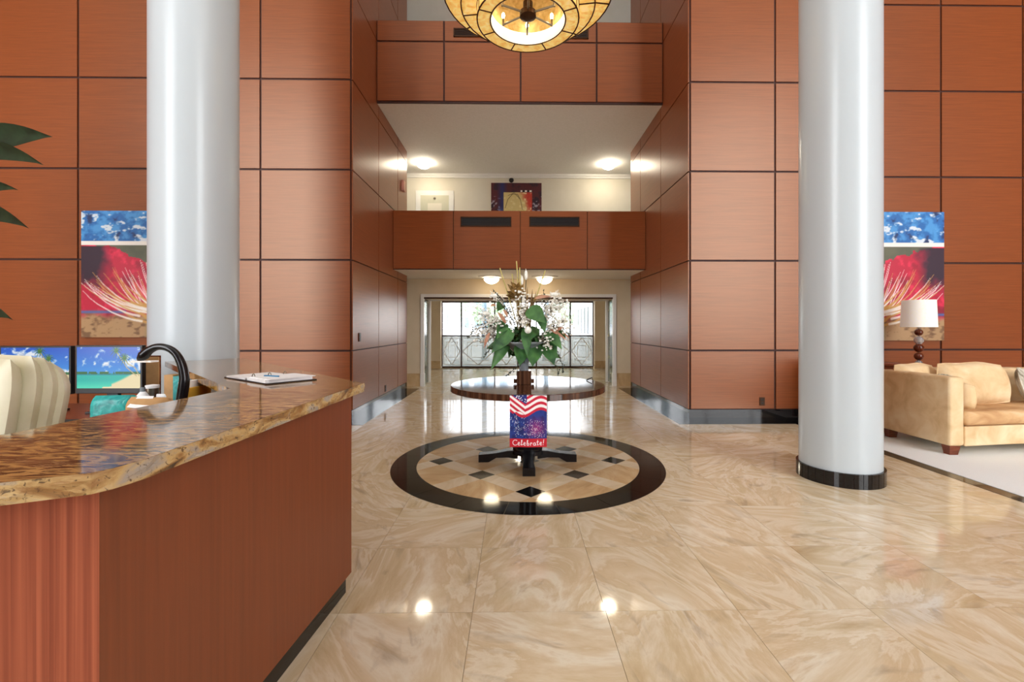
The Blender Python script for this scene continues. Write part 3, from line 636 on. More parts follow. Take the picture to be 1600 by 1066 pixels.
def wallstrip(line,o0,o1,z0,z1,name,m):
    a_,b_=band(line,o0),band(line,o1)
    for i in range(len(line)-1):
        MB().prism([a_[i],a_[i+1],b_[i+1],b_[i]],z0,z1).build(name,m if i else ('oak' if name=='panel' else m),desk)
wallstrip(bl,.0,.05,.1,ZTOP-tk,'panel','woodv'); wallstrip(bl,.025,.05,0,.1,'toe_kick','black')
work=[(-1.5,1.42),(-1.5,2.36),(-2.86,3.83),(-4.6,3.83),(-4.6,2.75),(-2.35,2.75),(-1.82,2.3),(-1.82,1.62)]
MB().prism(work[::-1],.71,.75).build('worktop','redwood',desk,bevel=.006)
for x,y in ((-4.5,2.85),(-4.5,3.7),(-2.6,2.9)): sbox('leg',x-.03,x+.03,y-.03,y+.03,0,.71,'blackp',desk)
# modesty strip under the wing's inner edge
# ------------------------------------------------------------------ things on the desk
def beach(palmx,seed):
    im=Img(150,96,1.6); u,v=im.u,im.v; n1=vnoise(96,150,4,5,seed); n2=vnoise(96,150,12,14,seed+1)
    im.a[:]=np.array((18,92,206))/255; im.fill(np.clip((.95-v)*1.6,0,1),(66,160,236))
    cl=np.clip((n1*.7+n2*.35-.5-.35*abs(v-.66))*9,0,1)*(v>.36); im.fill(cl,(240,244,250)); im.fill(cl*np.clip((.5-n2)*4,0,1),(170,190,220))
    sea=(v<.36)*1.0; im.fill(sea,(24,190,176)); im.fill(sea*np.clip((.2-v)*6,0,1),(70,222,190)); im.fill(np.clip(1-abs(v-.34)*30,0,1),(20,130,160))
    im.fill((abs(v-.375)<.02+.02*n2)*1.0*(n2>.4),(44,110,60))
    sand=np.clip((u-.62-.9*(v-.02)*(1-v*1.3)+(.3-v)*.9 )*14,0,1)*(v<.33)*(u>.55); im.fill(sand*np.clip((.25-abs(v-.12))*20,0,1)+0*u,(244,226,178)); im.fill(((v<.07-.1*(.8-u)))*(u>.4)*1.0,(244,226,178)); im.fill((u>.86)*(v<.34)*1.0,(244,226,178))
    r=random.Random(seed)
    for hx,hy,bx in ((palmx,.9,palmx+.32),(palmx+.13,.72,palmx+.36)):
        im.stroke([(bx,.3),(hx+.17,.5),(hx+.05,hy-.12),(hx,hy)],.014,(206,182,130))
        for k in range(11):
            a=2*pi*k/11+.2; im.stroke([(hx,hy),(hx+.05*math.cos(a),hy+.09*math.sin(a)+.03),(hx+.10*math.cos(a),hy+.15*math.sin(a)-.03)],.02,(86,140,40) if k%2 else (44,100,34),1,True)
    return im
def monitor(px0,px1,py0,py1,Y,label,img,kb=True):
    a=P(px0,py1,Y); b=P(px1,py0,Y); W=b.x-a.x; Hh=b.z-a.z; t=thing('monitor',label,'monitor',((a.x+b.x)/2,Y,.75),0,'desk monitors'); zb=a.z-.75
    bz=.014; MB().box(-W/2-bz,W/2+bz,0,.035,zb-.04,zb+Hh+bz).build('housing','blackplastic',t,bevel=.004)
    print_mesh('screen',img,W,Hh,'screen',t,y=-.002,loc=(0,0,zb))
    MB().box(-.04,.04,.03,.06,.01,zb+.1).build('neck','blackplastic',t); MB().box(-.13,.13,-.05,.13,0,.014).build('foot','blackplastic',t,bevel=.004)
monitor(2,108,543.5,608,3.4,'black monitor showing a tropical beach, partly behind the cream chair',beach(.57,31))
monitor(120.5,219.5,542.5,607,3.4,'black monitor showing a tropical beach with palms, nearer the column',beach(.62,35))
t=thing('keyboard','black keyboard on the desk in front of the monitors','keyboard',(-2.98,2.98,.75))
MB().box(-.22,.22,-.07,.07,0,.018).build('case','blackplastic',t,bevel=.004)
for j in range(4):
    for i in range(12): sbox('key',-.205+i*.0345,-.205+i*.0345+.029,-.058+j*.03,-.058+j*.03+.025,.016,.025,'grate',t)
# cream leather office chair
cxr=thing('office_chair','cream leather executive chair seen from behind at the desk','chair',(-2.34,2.04,0),math.radians(-24)); cxr.scale=(.84,.9,1)
def pad(name,W,Hh,th_,z0,y0,m,parent,lean=.12,nx=14,ny=18,x0=0,curl=.0,pw=3.2):
    b=MB(); fr_=[];bk=[]
    for j in range(ny+1):
        for i in range(nx+1):
            u=i/nx*2-1; v=j/ny*2-1; wv=(max(0,1-abs(u)**pw)*max(0,1-abs(v)**pw))**.38
            wtop=1-.22*max(0,v)**3; x=x0+u*W/2*wtop; z=z0+(v+1)/2*Hh; yb=y0-lean*((v+1)/2)**1.2+curl*max(0,v-.55)**2
            fr_.append((x,yb+th_*wv,z)); bk.append((x,yb-th_*.75*wv,z))
    k=(nx+1)*(ny+1); id_=lambda i,j:j*(nx+1)+i
    fs=[(id_(i,j),id_(i,j+1),id_(i+1,j+1),id_(i+1,j)) for j in range(ny) for i in range(nx)]
    b.add(fr_+bk,fs+[tuple(k+x for x in f[::-1]) for f in fs]); b2=b.build(name,m,parent,smooth=True)
    return b2
pad('backrest',.50,.73,.06,.51,-.05,'leather',cxr,-.10,14,18,0,-.06,6)
pad('back_cushion',.50,.73,.045,.52,.03,'leather',cxr,-.11,14,18,0,-.14,6)
pad('back_cushion',.49,.71,.045,.53,.085,'leather',cxr,-.12,14,18,0,-.24,6)
pad('back_cushion',.47,.67,.045,.55,.135,'leather',cxr,-.12,14,18,0,-.34,6)
MB().box(-.26,.26,.0,.5,.44,.54).build('seat','leather',cxr,bevel=.045)
for s in (-1,1): MB().tube([(s*.28,.02,.5),(s*.3,.05,.68),(s*.3,.3,.7),(s*.28,.34,.48)],.025,8).build('armrest','leather',cxr,smooth=True)
MB().lathe([(.03,.1),(.03,.44)],16,(0,.22)).build('gas_lift','blackplastic',cxr)
for k in range(5):
    a=2*pi*k/5; ba_=MB().tube([(0,.22,.11),(.28*math.cos(a),.22+.28*math.sin(a),.07)],[.03,.018],8).build('base_arm','blackplastic',cxr); MB().ball((.28*math.cos(a),.22+.28*math.sin(a),.03),.03,.03,.03).build('caster','blackplastic',ba_)
# black arched desk lamp
lp=P(283,600,2.5); dl=thing('desk_lamp','black arched desk lamp with a glowing underside behind the counter','lamp',(lp.x,2.5,.75))
def lpt(px,py): q_=P(px,py,2.5); return (q_.x-lp.x,0,q_.z-.75)
path=[(.0,0,.02),(.0,0,.2)]+[lpt(*z) for z in ((287,604),(288,590),(284,570),(275,553),(262,544),(247,542),(234,547),(224,556),(217,563))]
MB().tube(*catmull(path,[.026]*3+[.024,.022,.019,.018,.018,.022,.027,.012]),12).build('arch','blackp',dl,smooth=True)
a_=lpt(220,562); MB().box(a_[0]-.03,a_[0]+.075,-.028,.028,a_[2]-.014,a_[2]-.006).build('light_strip','shade',dl)
MB().lathe([(.085,0),(.085,.015),(.03,.03)],28).build('base','blackp',dl,smooth=True,ang=40)
# open binder on the counter
bx,by=G(420,592,ZTOP)[:2]; bn=thing('ring_binder','open black ring binder with loose white papers on the granite counter','binder',(bx,by,ZTOP),math.radians(-38))
MB().box(-.27,.02,-.14,.14,.0,.006).box(.02,.29,-.14,.14,.0,.006).build('cover','blackplastic',bn)
for k,(x0,x1,r_,h_) in enumerate(((-.24,-.01,.05,.016),(.03,.27,-.03,.022),(.05,.28,.04,.026))):
    T_=Matrix.Rotation(r_,4,'Z'); MB().box(x0,x1,-.13,.13,.006 if k<2 else .022,h_,T_).build('paper','paper',bn)
for yy in (-.09,0,.09):
    MB().tube([(.012+.022*math.cos(a),yy,.008+.03*math.sin(a)) for a in [pi*k/10 for k in range(11)]],.0025,6).build('ring','steel',bn)
MB().tube([(.08,-.06,.029),(.19,-.03,.03)],.004,8).build('pen','blue',bn)
# small things behind the counter
def onwork(px,Y): return P(px,600,Y).x
t=thing('wrapped_parcel','teal plastic wrapped parcel on the desk behind the counter','parcel',(onwork(180,2.85),2.85,.75),.15)
b=MB(); pad('body',.27,.18,.06,0.03,0,'teal',t,0,12,10,0,0,4); MB().box(-.10,.10,-.05,.05,0,.04).build('underside','teal',t,bevel=.01)
t=thing('paper_parcel','crumpled brown paper parcel with a white sheet beside the teal parcel','parcel',(onwork(238,2.82),2.82,.75),-.1)
pad('body',.30,.205,.07,.0,0,'kraft',t,.02,12,10,0,0,4); MB().add([(-.09,-.075,.15),(.05,-.08,.14),(.03,-.02,.208),(-.07,-.02,.208),(-.09,-.078,.154),(.05,-.083,.144),(.03,-.02,.212),(-.07,-.02,.212)],[(0,3,2,1),(4,5,6,7),(0,1,5,4),(1,2,6,5),(2,3,7,6),(3,0,4,7)]).build('white_sheet','paper',t)
def item(name,label,cat,px,Y,z=.75,rz=0): return thing(name,label,cat,(onwork(px,Y),Y,z),rz)
t=item('cork_board','brown cork board propped up beside the right monitor','board',231,3.55); MB().box(-.08,.08,0,.015,.14,.40).build('board','kraft',t); MB().box(-.085,.085,.012,.02,0,.41).build('backing','redwood',t)
t=item('steel_tumbler','brushed steel tumbler beside the right monitor','cup',238,3.3); MB().lathe([(.03,0),(.04,.2),(.036,.2),(.028,.01)],24,cap=False).build('cup','steel',t,smooth=True,ang=40); MB().lathe([(.042,.195),(.042,.215),(.01,.22)],24).build('lid','paper',t)
t=item('white_bottle','white bottle with grey cap at the edge of the right monitor','bottle',223,3.22); MB().lathe([(.035,0),(.037,.02),(.037,.15),(.015,.18)],20).build('body','paper',t,smooth=True,ang=40); MB().lathe([(.016,.18),(.016,.21)],16).build('cap','vase',t)
t=item('tissue_box','blue patterned tissue box under the arched lamp','box',253,3.15); MB().box(-.06,.06,-.05,.05,0,.12).build('carton','blue',t,bevel=.004); pad('tissue',.07,.06,.012,.115,0,'paper',t,.01,6,6)
t=item('tape_roll','wide white paper roll lying by the arched lamp','roll',272,3.0,.75,.5); o=MB().lathe([(.025,-.05),(.065,-.05),(.065,.05),(.025,.05),(.025,-.05)],28,cap=False).build('roll','paper',t,smooth=True,ang=40); o.rotation_euler=(pi/2,0,0); o.location=(0,0,.066)
o=MB().lathe([(.021,-.05),(.025,-.05),(.025,.05),(.021,.05),(.021,-.05)],24,cap=False).build('core','kraft',t); o.rotation_euler=(pi/2,0,0); o.location=(0,0,.066)
t=item('brown_box','small brown and teal carton behind the arched lamp','box',270,3.5); MB().box(-.035,.03,-.04,.04,0,.27).build('carton','kraft',t); MB().box(.031,.08,-.04,.04,0,.26).build('sleeve','teal',t)
for px,m,lab,h in ((301,'paper','white folder standing under the counter wing','.29'),(309,'yellow','yellow folder standing under the counter wing','.25')):
    t=item('folder',lab,'folder',px,2.95); MB().box(-.012,.012,-.11,.11,0,float(h)).build('cover',m,t); MB().box(-.008,.008,-.105,.113,.005,float(h)-.01).build('sheets','paper',t)
t=item('note_card','pale blue card leaning under the counter wing','card',326,2.85,.75); MB().box(-.04,.04,-.004,.004,0,.16,Matrix.Rotation(.5,4,'Y')).build('card','vase',t); MB().box(-.05,.05,-.03,.03,0,.01).build('stand','blackplastic',t)

# ------------------------------------------------------------------ round table, vase, flowers, flag
TZ=.795
tb=thing('round_table','round dark macassar pedestal table on the floor medallion','table',(mc[0],mc[1],0))
R=.785; tm=MB().lathe([(R-.01,TZ-.06),(R,TZ-.055),(R,TZ-.004),(R-.006,TZ)],72).build('tabletop','darkwood',tb,smooth=True,ang=30)
MB().lathe([(.15,.12),(.155,.15),(.13,.18),(.13,.30),(.145,.33),(.09,.4),(.08,.6),(.12,TZ-.06)],36).build('pedestal','blackp',tb,smooth=True,ang=35)
MB().lathe([(.17,.09),(.165,.125)],36).build('collar','blackp',tb,smooth=True,ang=35)
for k in range(4):
    a=pi/2*k; b=MB(); pr=[(.10,.10,.12),(.2,.085,.10),(.32,.055,.075),(.42,.04,.065),(.50,0,.06)]
    n=len(pr); wds=[.075,.06,.052,.055,.06]
    tops=[(.10,.13),(.2,.12),(.32,.095),(.42,.085),(.5,.08)]; bots=[(.10,.04),(.2,.05),(.32,.045),(.40,.0),(.5,.0)]
    vs=[]
    for (xt,zt_),(xb_,zb_),wd in zip(tops,bots,wds): vs+=[(xt,-wd,zt_),(xt,wd,zt_),(xb_,wd,zb_),(xb_,-wd,zb_)]
    fs=[(i*4+j,i*4+(j+1)%4,(i+1)*4+(j+1)%4,(i+1)*4+j) for i in range(n-1) for j in range(4)]+[(3,2,1,0),tuple((n-1)*4+j for j in range(4))]
    o=b.add(vs,fs).build('foot','blackp',tb,bevel=.005); o.rotation_euler=(0,0,a)
vx,vy=P(818.5,600,mc[1]).x,mc[1]
va=thing('vase','grey trumpet vase on a square dark wood block at the table centre','vase',(vx,vy,TZ))
MB().box(-.075,.075,-.075,.075,0,.14).build('block','darkwood',va,bevel=.006); MB().box(-.105,.105,-.045,.045,.01,.055).build('crosspiece','darkwood',va,bevel=.006)
MB().lathe([(.05,.14),(.046,.2),(.06,.25),(.11,.33),(.19,.405),(.24,.43),(.235,.435),(.18,.41),(.1,.34)],36,cap=False).build('trumpet','vase',va,smooth=True)
fl=thing('flower_arrangement','tall arrangement of green leaves, white blossoms and bronze bracts in the vase','flowers',(vx,vy,TZ+.3))
def fpt(px,py,dy=0): q_=P(px,py,vy+dy); return Vector((q_.x-vx,dy,q_.z-(TZ+.3)))
def blade(p0,p1,wd,m,name,sag=.05,tw=0,nseg=10,cup=.25):
    p0,p1=Vector(p0),Vector(p1); ax=(p1-p0); L=ax.length; t0=ax.normalized(); side=t0.cross(Vector((0,-1,0.15))).normalized()
    side=Matrix.Rotation(tw,3,t0)@side; nrm=side.cross(t0).normalized(); vs=[]
    for i in range(nseg+1):
        s=i/nseg; c=p0+ax*s+Vector((0,0,1))*sag*4*s*(1-s); wv=wd*(math.sin(pi*min(1,s*1.02+.02)**.75)**.8 if s<1 else 0)+.0015
        for k in (-1,-.5,0,.5,1): vs.append(c+side*wv*k*.5+nrm*(cup*wv*(k*k)*.5))
    b=MB(); n5=5; f=[(i*n5+k,i*n5+k+1,(i+1)*n5+k+1,(i+1)*n5+k) for i in range(nseg) for k in range(4)]
    o_=len(vs); vs2=[v-nrm*.0015 for v in vs]
    b.add(vs+vs2,f+[tuple(o_+x for x in q_[::-1]) for q_ in f]); return b.build(name,m,fl,smooth=True)
ctr=lambda dy=0: fpt(818,560,dy)
# large leaves: (base px, tip px, width m, depth of base and tip)
for bx_,by_,tx,ty,wd,d0,d1 in ((800,515,768,552,.15,-.1,-.3),(795,530,767,578,.11,-.06,-.26),(822,512,824,557,.10,-.15,-.36),(815,540,812,572,.15,-.1,-.3),(835,540,832,573,.17,-.1,-.3),(850,530,866,571,.17,-.05,-.25),
    (852,518,878,546,.12,-.1,-.28),(825,483,852,505,.16,-.15,-.3),(842,492,851,520,.10,-.2,-.3),(838,512,828,532,.10,-.12,-.3),(785,475,777,487,.09,.05,-.1),(790,505,776,530,.11,-.05,-.25),(862,515,884,528,.09,-.02,-.2),(790,540,760,545,.1,.1,.2),(845,545,875,560,.12,.12,.22),(820,500,812,478,.12,.1,.15),(805,520,795,560,.1,.15,.3),(830,520,845,560,.1,.15,.3)):
    blade(fpt(bx_,by_,d0),fpt(tx,ty,d1),wd*1.05,'leaf','leaf',.015,random.uniform(-.3,.3))
def stem(p0,p1,r,m,name='stem',bow=.03):
    p0,p1=Vector(p0),Vector(p1); return MB().tube([p0.lerp(p1,s)+Vector((0,0,bow*4*s*(1-s))) for s in (0,.25,.5,.75,1)],r,6).build(name,m,fl,smooth=True)
for tx,ty,d in ((781,419,-.05),(807,408,0),(852,423,.05),(800,428,.05),(812,418,-.06)): stem(fpt(815,530),fpt(tx,ty,d),.006,'stick','stick',0)
# white sprays of small blossoms
def spray(p0,p1,n,rad,bs,name='white_spray'):
    p0,p1=Vector(p0),Vector(p1); b=MB()
    for i in range(n):
        s=.25+.75*random.random(); c=p0.lerp(p1,s)+Vector((random.gauss(0,rad),random.gauss(0,rad),random.gauss(0,rad)))
        r_=bs*random.uniform(.6,1.2); b.ball(c,r_,r_,r_*.8,5,3)
    o=b.build(name,'petal',fl); o['kind']='stuff'; MB().tube([p0,p0.lerp(p1,.5)+Vector((0,0,.02)),p1],.004,5).build('spray_stem','twig',o); return o
for bx_,by_,tx,ty,n,rad,d in ((815,520,815,462,90,.035,-.12),(800,525,760,500,80,.04,-.12),(800,525,748,510,60,.04,.0),(805,520,775,460,45,.03,.05),(840,520,868,478,60,.035,.0),(845,525,870,508,60,.04,-.15),(842,490,885,472,50,.02,.1),(845,540,858,535,40,.03,-.2),(812,500,822,505,30,.02,-.25),(790,530,742,522,60,.045,-.1),(795,520,752,492,60,.04,.05),(850,525,884,500,70,.04,-.05),(840,500,872,466,60,.035,.05),(845,530,880,520,50,.035,-.1)):
    spray(fpt(bx_,by_,d*.3),fpt(tx,ty,d),int(n*1.5),rad*1.15,.014)
# fluffy plumes
for tx,ty,ang in ((822,430,90),(772,462,130),(760,490,150),(866,460,45),(878,503,20),(815,438,100)):
    c=fpt(tx,ty,-.03); b=MB(); a=math.radians(ang); dv=Vector((math.cos(a),0,math.sin(a)))
    for i in range(60):
        s=random.uniform(-1,1); c2=c+dv*s*.055; rd=Vector((random.gauss(0,1),random.gauss(0,1),random.gauss(0,1))).normalized()*.026*(1-s*s*.7); e_=c2+rd+dv*.012
        nn=rd.orthogonal().normalized()*.004; b.add([c2-nn,c2+nn,e_],[(0,1,2)])
    b.ball(c,.018,.016,.05,8,6) if 60<ang<120 else b.ball(c,.045,.016,.02,8,6)
    b.build('plume','petal',fl)['kind']='stuff'; stem(fpt(818,530),c-dv*.05,.004,'twig')
# bronze heliconia bracts stacked near the top
stem(fpt(815,530),fpt(806,450,-.05),.009,'gold')
for k,(bx_,by_,tx,ty,wd) in enumerate(((806,462,792,455,.05),(806,465,822,452,.06),(806,458,793,444,.05),(806,456,818,444,.05),(805,449,798,440,.04),(806,449,812,440,.04),(808,464,790,461,.05))):
    blade(fpt(bx_,by_,-.06),fpt(tx,ty,-.1),wd*1.5,'gold','bract',-.014,.6,8,.5)
for bx_,by_,tx,ty in ((822,520,824,448),(826,520,832,452),(815,520,817,478),(832,470,848,460),(822,520,838,455)): blade(fpt(bx_,by_,.02),fpt(tx,ty,0),.035,'gold','bract',0,.2)
for bx_,by_,tx,ty,wd in ((790,505,777,488,.04),(836,466,862,464,.03),(860,515,886,532,.03),(865,520,880,512,.035),(765,520,756,545,.035),(775,478,766,479,.03),(793,495,786,484,.03),(878,520,890,530,.02)):
    blade(fpt(bx_,by_,-.15),fpt(tx,ty,-.2),wd,'orange','coral_petal',.01,.3)
# trailing berry strands
for pts_ in (((800,530),(765,510),(740,515),(730,530)),((800,530),(760,505),(738,512)),((795,540),(765,545),(756,560)),((850,530),(872,550),(880,575),(878,582)),((850,520),(880,515),(890,525)),((800,500),(785,470),(770,452)),((805,510),(797,485),(792,465)),((840,500),(848,470),(850,452)),((820,565),(800,580),(790,588)),((860,560),(871,575),(872,588))):
    p3=[fpt(x,y,-.1-.1*i/3) for i,(x,y) in enumerate(pts_)]; b=MB(); b.tube(p3,.003,5)
    for i in range(len(p3)-1):
        for s in range(7):
            c=p3[i].lerp(p3[i+1],s/7)+Vector((random.gauss(0,.008),random.gauss(0,.008),random.gauss(0,.008))); b.ball(c,.008,.008,.008,5,3)
    b.build('berry_strand','twig',fl)['kind']='stuff'
b=MB(); foliage(b,fpt(818,535),(.2,.16,.16),160,.045,9); b.build('filler_foliage','leaf',fl)['kind']='stuff'
c=fpt(825,516,-.25); MB().ball(c,.035,.03,.035,10,7).build('white_rose','petal',fl,smooth=True)

# flag hung over the table's front edge
im=Img(180,255,.7); u,v=im.u,im.v
im.a[:]=np.array((26,58,140))/255; nn=vnoise(255,180,10,8,3); im.fill(np.clip((nn-.45)*4,0,1),(20,34,104)); im.fill(np.clip(1-np.hypot((u-.72)*.7,v-.36)*3.6,0,1),(150,40,120))
wave=v+.12*np.sin((u-.05)*5.6)*(1-.2*u)+.13*u-.02; flagm=(wave>.70)*1.0
st=((wave-.70)/.055); left=(u<.42)
im.fill(flagm*(np.floor(st)%2==0),(204,28,58)); im.fill(flagm*(np.floor(st)%2==1),(250,246,244))
lw=v+.55*u-.02; lm=left*(lw>.66)*(v>.58+.1*np.sin(u*7)); ls=(lw-.66)/.055; im.fill(lm*(np.floor(ls)%2==0),(204,28,58)); im.fill(lm*(np.floor(ls)%2==1),(250,246,244))
can=(v>.84-.1*(u-.1)*0)*(u>.12)*(u<.42)*(v>1.02-.62*(u-.0)*.9)*1.0; can=((u>.1)*(u<.46)*(v>.97-.45*(u-.1))*(v>.80+.6*abs(u-.36)*.6))*1.0; im.fill(can,(24,44,118))
r=random.Random(8)
for _ in range(26):
    x,y=r.uniform(.13,.44),r.uniform(.82,.99); im.fill(can*(np.hypot((u-x)*.7,v-y)<.009),(248,248,250))
for cx_,cy_,col,n_ in ((.16,.47,(150,206,244),90),(.69,.33,(250,160,190),120),(.4,.25,(120,170,240),40)):
    for k in range(n_):
        a=r.uniform(0,2*pi); rad=.02+.2*r.random()**.8; x=cx_+rad*math.cos(a)/.7; y=cy_+rad*math.sin(a)
        if 0<x<1 and .18<y<.66: im.fill((np.hypot((u-x)*.7,v-y)<.0055)*1.0*(1-flagm),(250,250,252) if k%3 else col)
    im.fill(np.clip(1-np.hypot((u-cx_)*.7,v-cy_)/.028,0,1),(255,244,240))
im.fill((v<.165)*1.0,(206,30,48))
# brush-script lettering: each letter as strokes in a unit box
def arc(cx,cy,rx,ry,a0,a1,n=10): return [(cx+rx*math.cos(math.radians(a0+(a1-a0)*i/n)),cy+ry*math.sin(math.radians(a0+(a1-a0)*i/n))) for i in range(n+1)]
E=[(.0,.22),(.5,.34)]+arc(.35,.38,.2,.2,0,180,8)+arc(.4,.24,.25,.24,180,320,8)
LT={'C':[arc(.5,.5,.42,.5,50,310,14)],'e':[E],'l':[[(.05,.1),(.4,.7),(.42,1.0),(.25,1.0),(.2,.4),(.3,.02),(.6,.15)]],'b':[[(.1,.3),(.35,.85),(.3,1.0),(.15,.9),(.15,.05)]+arc(.38,.22,.24,.22,200,520,10)],
    'r':[[(.1,.45),(.2,.5),(.15,0),(.2,.35),(.5,.5),(.6,.42)]],'a':[arc(.35,.24,.27,.24,40,380,12)+[(.62,.45),(.6,.05),(.8,.05)]],'t':[[(.35,.95),(.28,.3),(.35,.02),(.6,.1)],[(.08,.62),(.62,.66)]],'!':[[(.45,1.05),(.3,.38)],[(.24,.06),(.25,.08)]]}
x=.07
for c_,wd in zip('Celebrate!',(.15,.095,.07,.095,.10,.085,.105,.085,.095,.06)):
    for s_ in LT[c_]: im.stroke([(x+a*wd*1.05,.035+b_*.10) for a,b_ in s_],.0085,(255,255,255))
    x+=wd*.93
yf=mc[1]-R-.012; fa=P(796.5,699,yf); fb=P(854.5,617,yf)
fg=thing('garden_flag','small patriotic flag reading Celebrate hung from the table front','flag',((fa.x+fb.x)/2,yf,fa.z))
fw_,fh_=fb.x-fa.x,fb.z-fa.z
bend=lambda u,v: .006*np.sin(u*7+1)*(1-v)
print_mesh('print',im,fw_,fh_,'print',fg,bend); o=print_mesh('cloth_back',Img(16,16,.7),fw_,fh_,'paper',fg,lambda u,v:.006*np.sin(u*7+1)*(1-v)+.003)
MB().tube([(-fw_/2-.01,.004,fh_-.004),(fw_/2+.01,.004,fh_-.004)],.005,8).build('hanging_rod','blackplastic',fg)
# small black easel-like stand at the right of the table
p=G(921,595,TZ); t=thing('small_stand','tiny black wire stand on the right side of the round table','stand',(p.x,p.y,TZ)); MB().tube([(-.03,0,.005),(.03,0,.035),(.035,.0,.002)],.005,6).build('wire','blackplastic',t); MB().tube([(-.03,.03,.005),(.03,0,.035)],.004,6).build('brace','blackplastic',t)

# ------------------------------------------------------------------ sofa, cushions, lamp, tables
sx,sy=4.62,4.80
so=thing('sofa','curved tan velvet sofa on pale carpet at the right','sofa',(sx,sy,.006))
def curve_y(x): return .12*math.sin(pi*min(1,max(0,(x-.2)/2.3)))     # concave front
xs_=[.17+2.16*i/16 for i in range(17)]
fp=[(x,curve_y(x)) for x in xs_]; bp=[(x,.92+.10*math.sin(pi*(x-.17)/2.16)) for x in reversed(xs_)]
MB().prism(fp+bp,.10,.31).build('base','sofa',so,bevel=.015)
MB().prism([(x,y-.012) for x,y in fp]+[(x,.75) for x,_ in bp],.315,.47).build('seat_cushion','sofas',so,bevel=.045)
bk=[(x,.72+.10*math.sin(pi*(x-.17)/2.16)) for x in xs_]+[(x,.95+.10*math.sin(pi*(x-.17)/2.16)) for x in reversed(xs_)]
MB().prism(bk,.30,.86).build('backrest','sofa',so,bevel=.05)
for x0,x1 in ((0,.17),(2.33,2.5)): MB().box(x0,x1,0,.95,.10,.84).build('arm','sofa',so,bevel=.035)
for x,y in ((.03,.03),(2.37,.03),(.03,.82),(2.37,.82)): MB().add([(x+.015,y+.015,0),(x+.105,y+.015,0),(x+.105,y+.085,0),(x+.015,y+.085,0),(x,y,.1),(x+.12,y,.1),(x+.12,y+.1,.1),(x,y+.1,.1)],[(3,2,1,0),(4,5,6,7),(0,1,5,4),(1,2,6,5),(2,3,7,6),(3,0,4,7)]).build('leg','redwood',so)
def cushion(label,loc,W,Hh,th_,m,rx,rz,name='cushion',ry=0):
    t=thing(name,label,'cushion',loc,0,'sofa cushions'); b=MB(); n=14; fr_=[];bk_=[]
    for j in range(n+1):
        for i in range(n+1):
            u=i/n*2-1; v=j/n*2-1; wv=((1-abs(u)**3)*(1-abs(v)**3))**.4; ku=math.sqrt(1-.2*v*v); kv=math.sqrt(1-.2*u*u)+.03*math.sin(5*u)*(v>0)
            fr_.append((u*W/2*ku,-th_/2*wv,Hh/2+v*Hh/2*kv)); bk_.append((u*W/2*ku,th_/2*wv,Hh/2+v*Hh/2*kv))
    N_=(n+1)**2; id_=lambda i,j:j*(n+1)+i; fs=[(id_(i,j),id_(i+1,j),id_(i+1,j+1),id_(i,j+1)) for j in range(n) for i in range(n)]
    b.add(fr_+bk_,fs+[tuple(N_+x for x in f[::-1]) for f in fs]); o=b.build('cover',m,t,smooth=True); t.rotation_euler=(rx,ry,rz)
    ring=[(-1+.25*q,-1) for q in range(8)]+[(1,-1+.25*q) for q in range(8)]+[(1-.25*q,1) for q in range(8)]+[(-1,1-.25*q) for q in range(9)]
    MB().tube([Vector((a*W/2*math.sqrt(1-.2*c_*c_),0,Hh/2+c_*Hh/2*(math.sqrt(1-.2*a*a)+.03*math.sin(5*a)*(c_>0)))) for a,c_ in ring],.006,6).build('piping',m,o)
sp=lambda x,y,z:(sx+x,sy+y,z)
cushion('large tan back cushion slumped in the middle of the sofa',sp(.84,.52,.475),.80,.49,.24,'sofa',-.25,-.06)
cushion('tan back cushion in the corner behind the sofa arm',sp(.33,.72,.475),.60,.46,.20,'sofa',-.2,.15)
cushion('small tan box cushion leaning on the inside of the sofa arm',sp(.30,.22,.475),.30,.28,.13,'sofa',-.12,-.95)
cushion('striped silver satin cushion partly cut off at the right edge',sp(1.56,.5,.475),.46,.42,.18,'pillow',-.35,.25,ry=.2)
cushion('pale satin cushion tucked behind the small box cushion',sp(.30,.44,.475),.34,.36,.12,'pillow',-.3,-.7)
# mahogany side table behind the column
t=thing('side_table','mahogany side table half hidden between the column and the sofa','table',(4.62,6.12,.006))
MB().box(-.35,.35,-.3,.3,.87,.91).build('tabletop','redwood',t,bevel=.012); MB().box(-.32,.3,-.27,.27,.74,.87).build('apron','redwood',t)
for x in (-.3,.27):
    for y in (-.24,.24): sbox('leg',x-.03,x+.03,y-.03,y+.03,0,.74,'redwood',t)
MB().box(-.3,.28,-.25,.25,.12,.16).build('shelf','redwood',t)
lx=P(1435.5,500,6.35).x
t=thing('lamp_table','low mahogany table behind the sofa that carries the lamp','table',(lx,6.35,.006)); MB().lathe([(.24,.71),(.25,.73),(.25,.745),(.24,.75)],36).build('tabletop','redwood',t,smooth=True,ang=30); MB().lathe([(.17,0),(.16,.03),(.04,.07),(.035,.66),(.09,.71)],28).build('pedestal','redwood',t,smooth=True,ang=40)
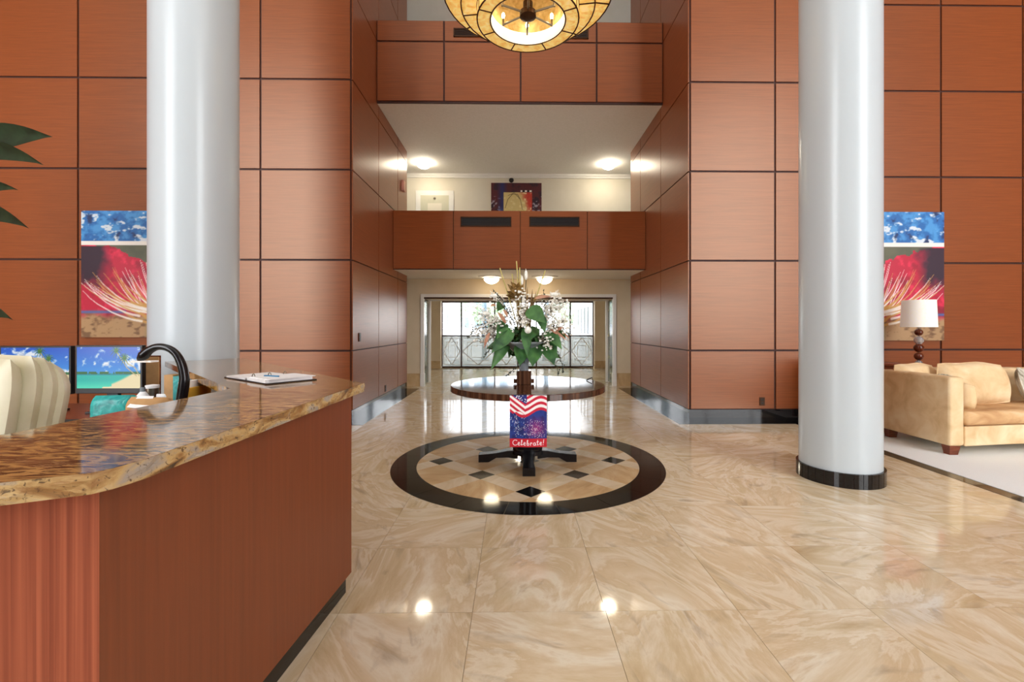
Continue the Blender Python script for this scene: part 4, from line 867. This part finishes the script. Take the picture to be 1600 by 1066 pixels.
t=thing('table_lamp','table lamp with white drum shade on a stem of brown and clear balls','lamp',(lx,6.35,.756))
zz=lambda py:P(1435,py,6.35).z-.75
MB().lathe([(.205,zz(512)),(.190,zz(470)),(.187,zz(470)),(.202,zz(512))],48,cap=False).build('shade','shade',t,smooth=True,ang=40)
MB().lathe([(.006,.0),(.006,zz(490))],10).build('rod','steel',t)
MB().lathe([(.09,0),(.09,.02),(.03,.03)],28).build('foot','steel',t,smooth=True,ang=40)
for py,m,r_ in ((520,'ball',.05),(532.5,'crystal',.058),(544.5,'ball',.06),(557.5,'ball',.055),(568.5,'crystal',.045)): MB().ball((0,0,zz(py)),r_,r_,r_,20,14).build('ball',m,t,smooth=True)
# ------------------------------------------------------------------ tall plant at the left edge
px_=P(-75,300,5.3).x; tpn=thing('potted_plant','tall dark leafed plant whose leaves reach in at the left edge','plant',(px_,5.3,0))
MB().lathe([(.2,0),(.27,.45),(.28,.5),(.25,.5),(.24,.44)],32).build('pot','blackp',tpn,smooth=True,ang=40)
MB().lathe([(.01,.44),(.24,.44)],24).build('soil','twig',tpn)
MB().tube([(0,0,.4),(.03,0,1.5),(-.02,.03,2.6),(0,0,3.6)],[.035,.03,.024,.016],8).build('stem','twig',tpn,smooth=True)
def pl(px,py,d=0): q_=P(px,py,5.3+d); return Vector((q_.x-px_,d,q_.z))
fl=tpn
for a_,b_,wd,m in (((-60,235),(82,214),.22,'leafd'),((-50,240),(68,258),.16,'leafd'),((-60,310),(28,297),.12,'leafd'),((-55,330),(45,357),.17,'leafd'),((-60,480),(20,500),.2,'leafd'),((-90,230),(-230,190),.24,'leafd'),((-90,320),(-220,330),.24,'leafd'),((-80,190),(-60,90),.22,'leafd'),((-80,420),(-200,430),.22,'leafd')):
    lf_=blade(pl(*a_,-.05),pl(*b_,-.3),wd*1.25,m,'leaf',.09,.5,12,.3)
    st_=pl(*a_,-.05); MB().tube([(0,0,max(.6,st_.z-.35)),st_],.008,6).build('leaf_stalk','leafd',lf_)
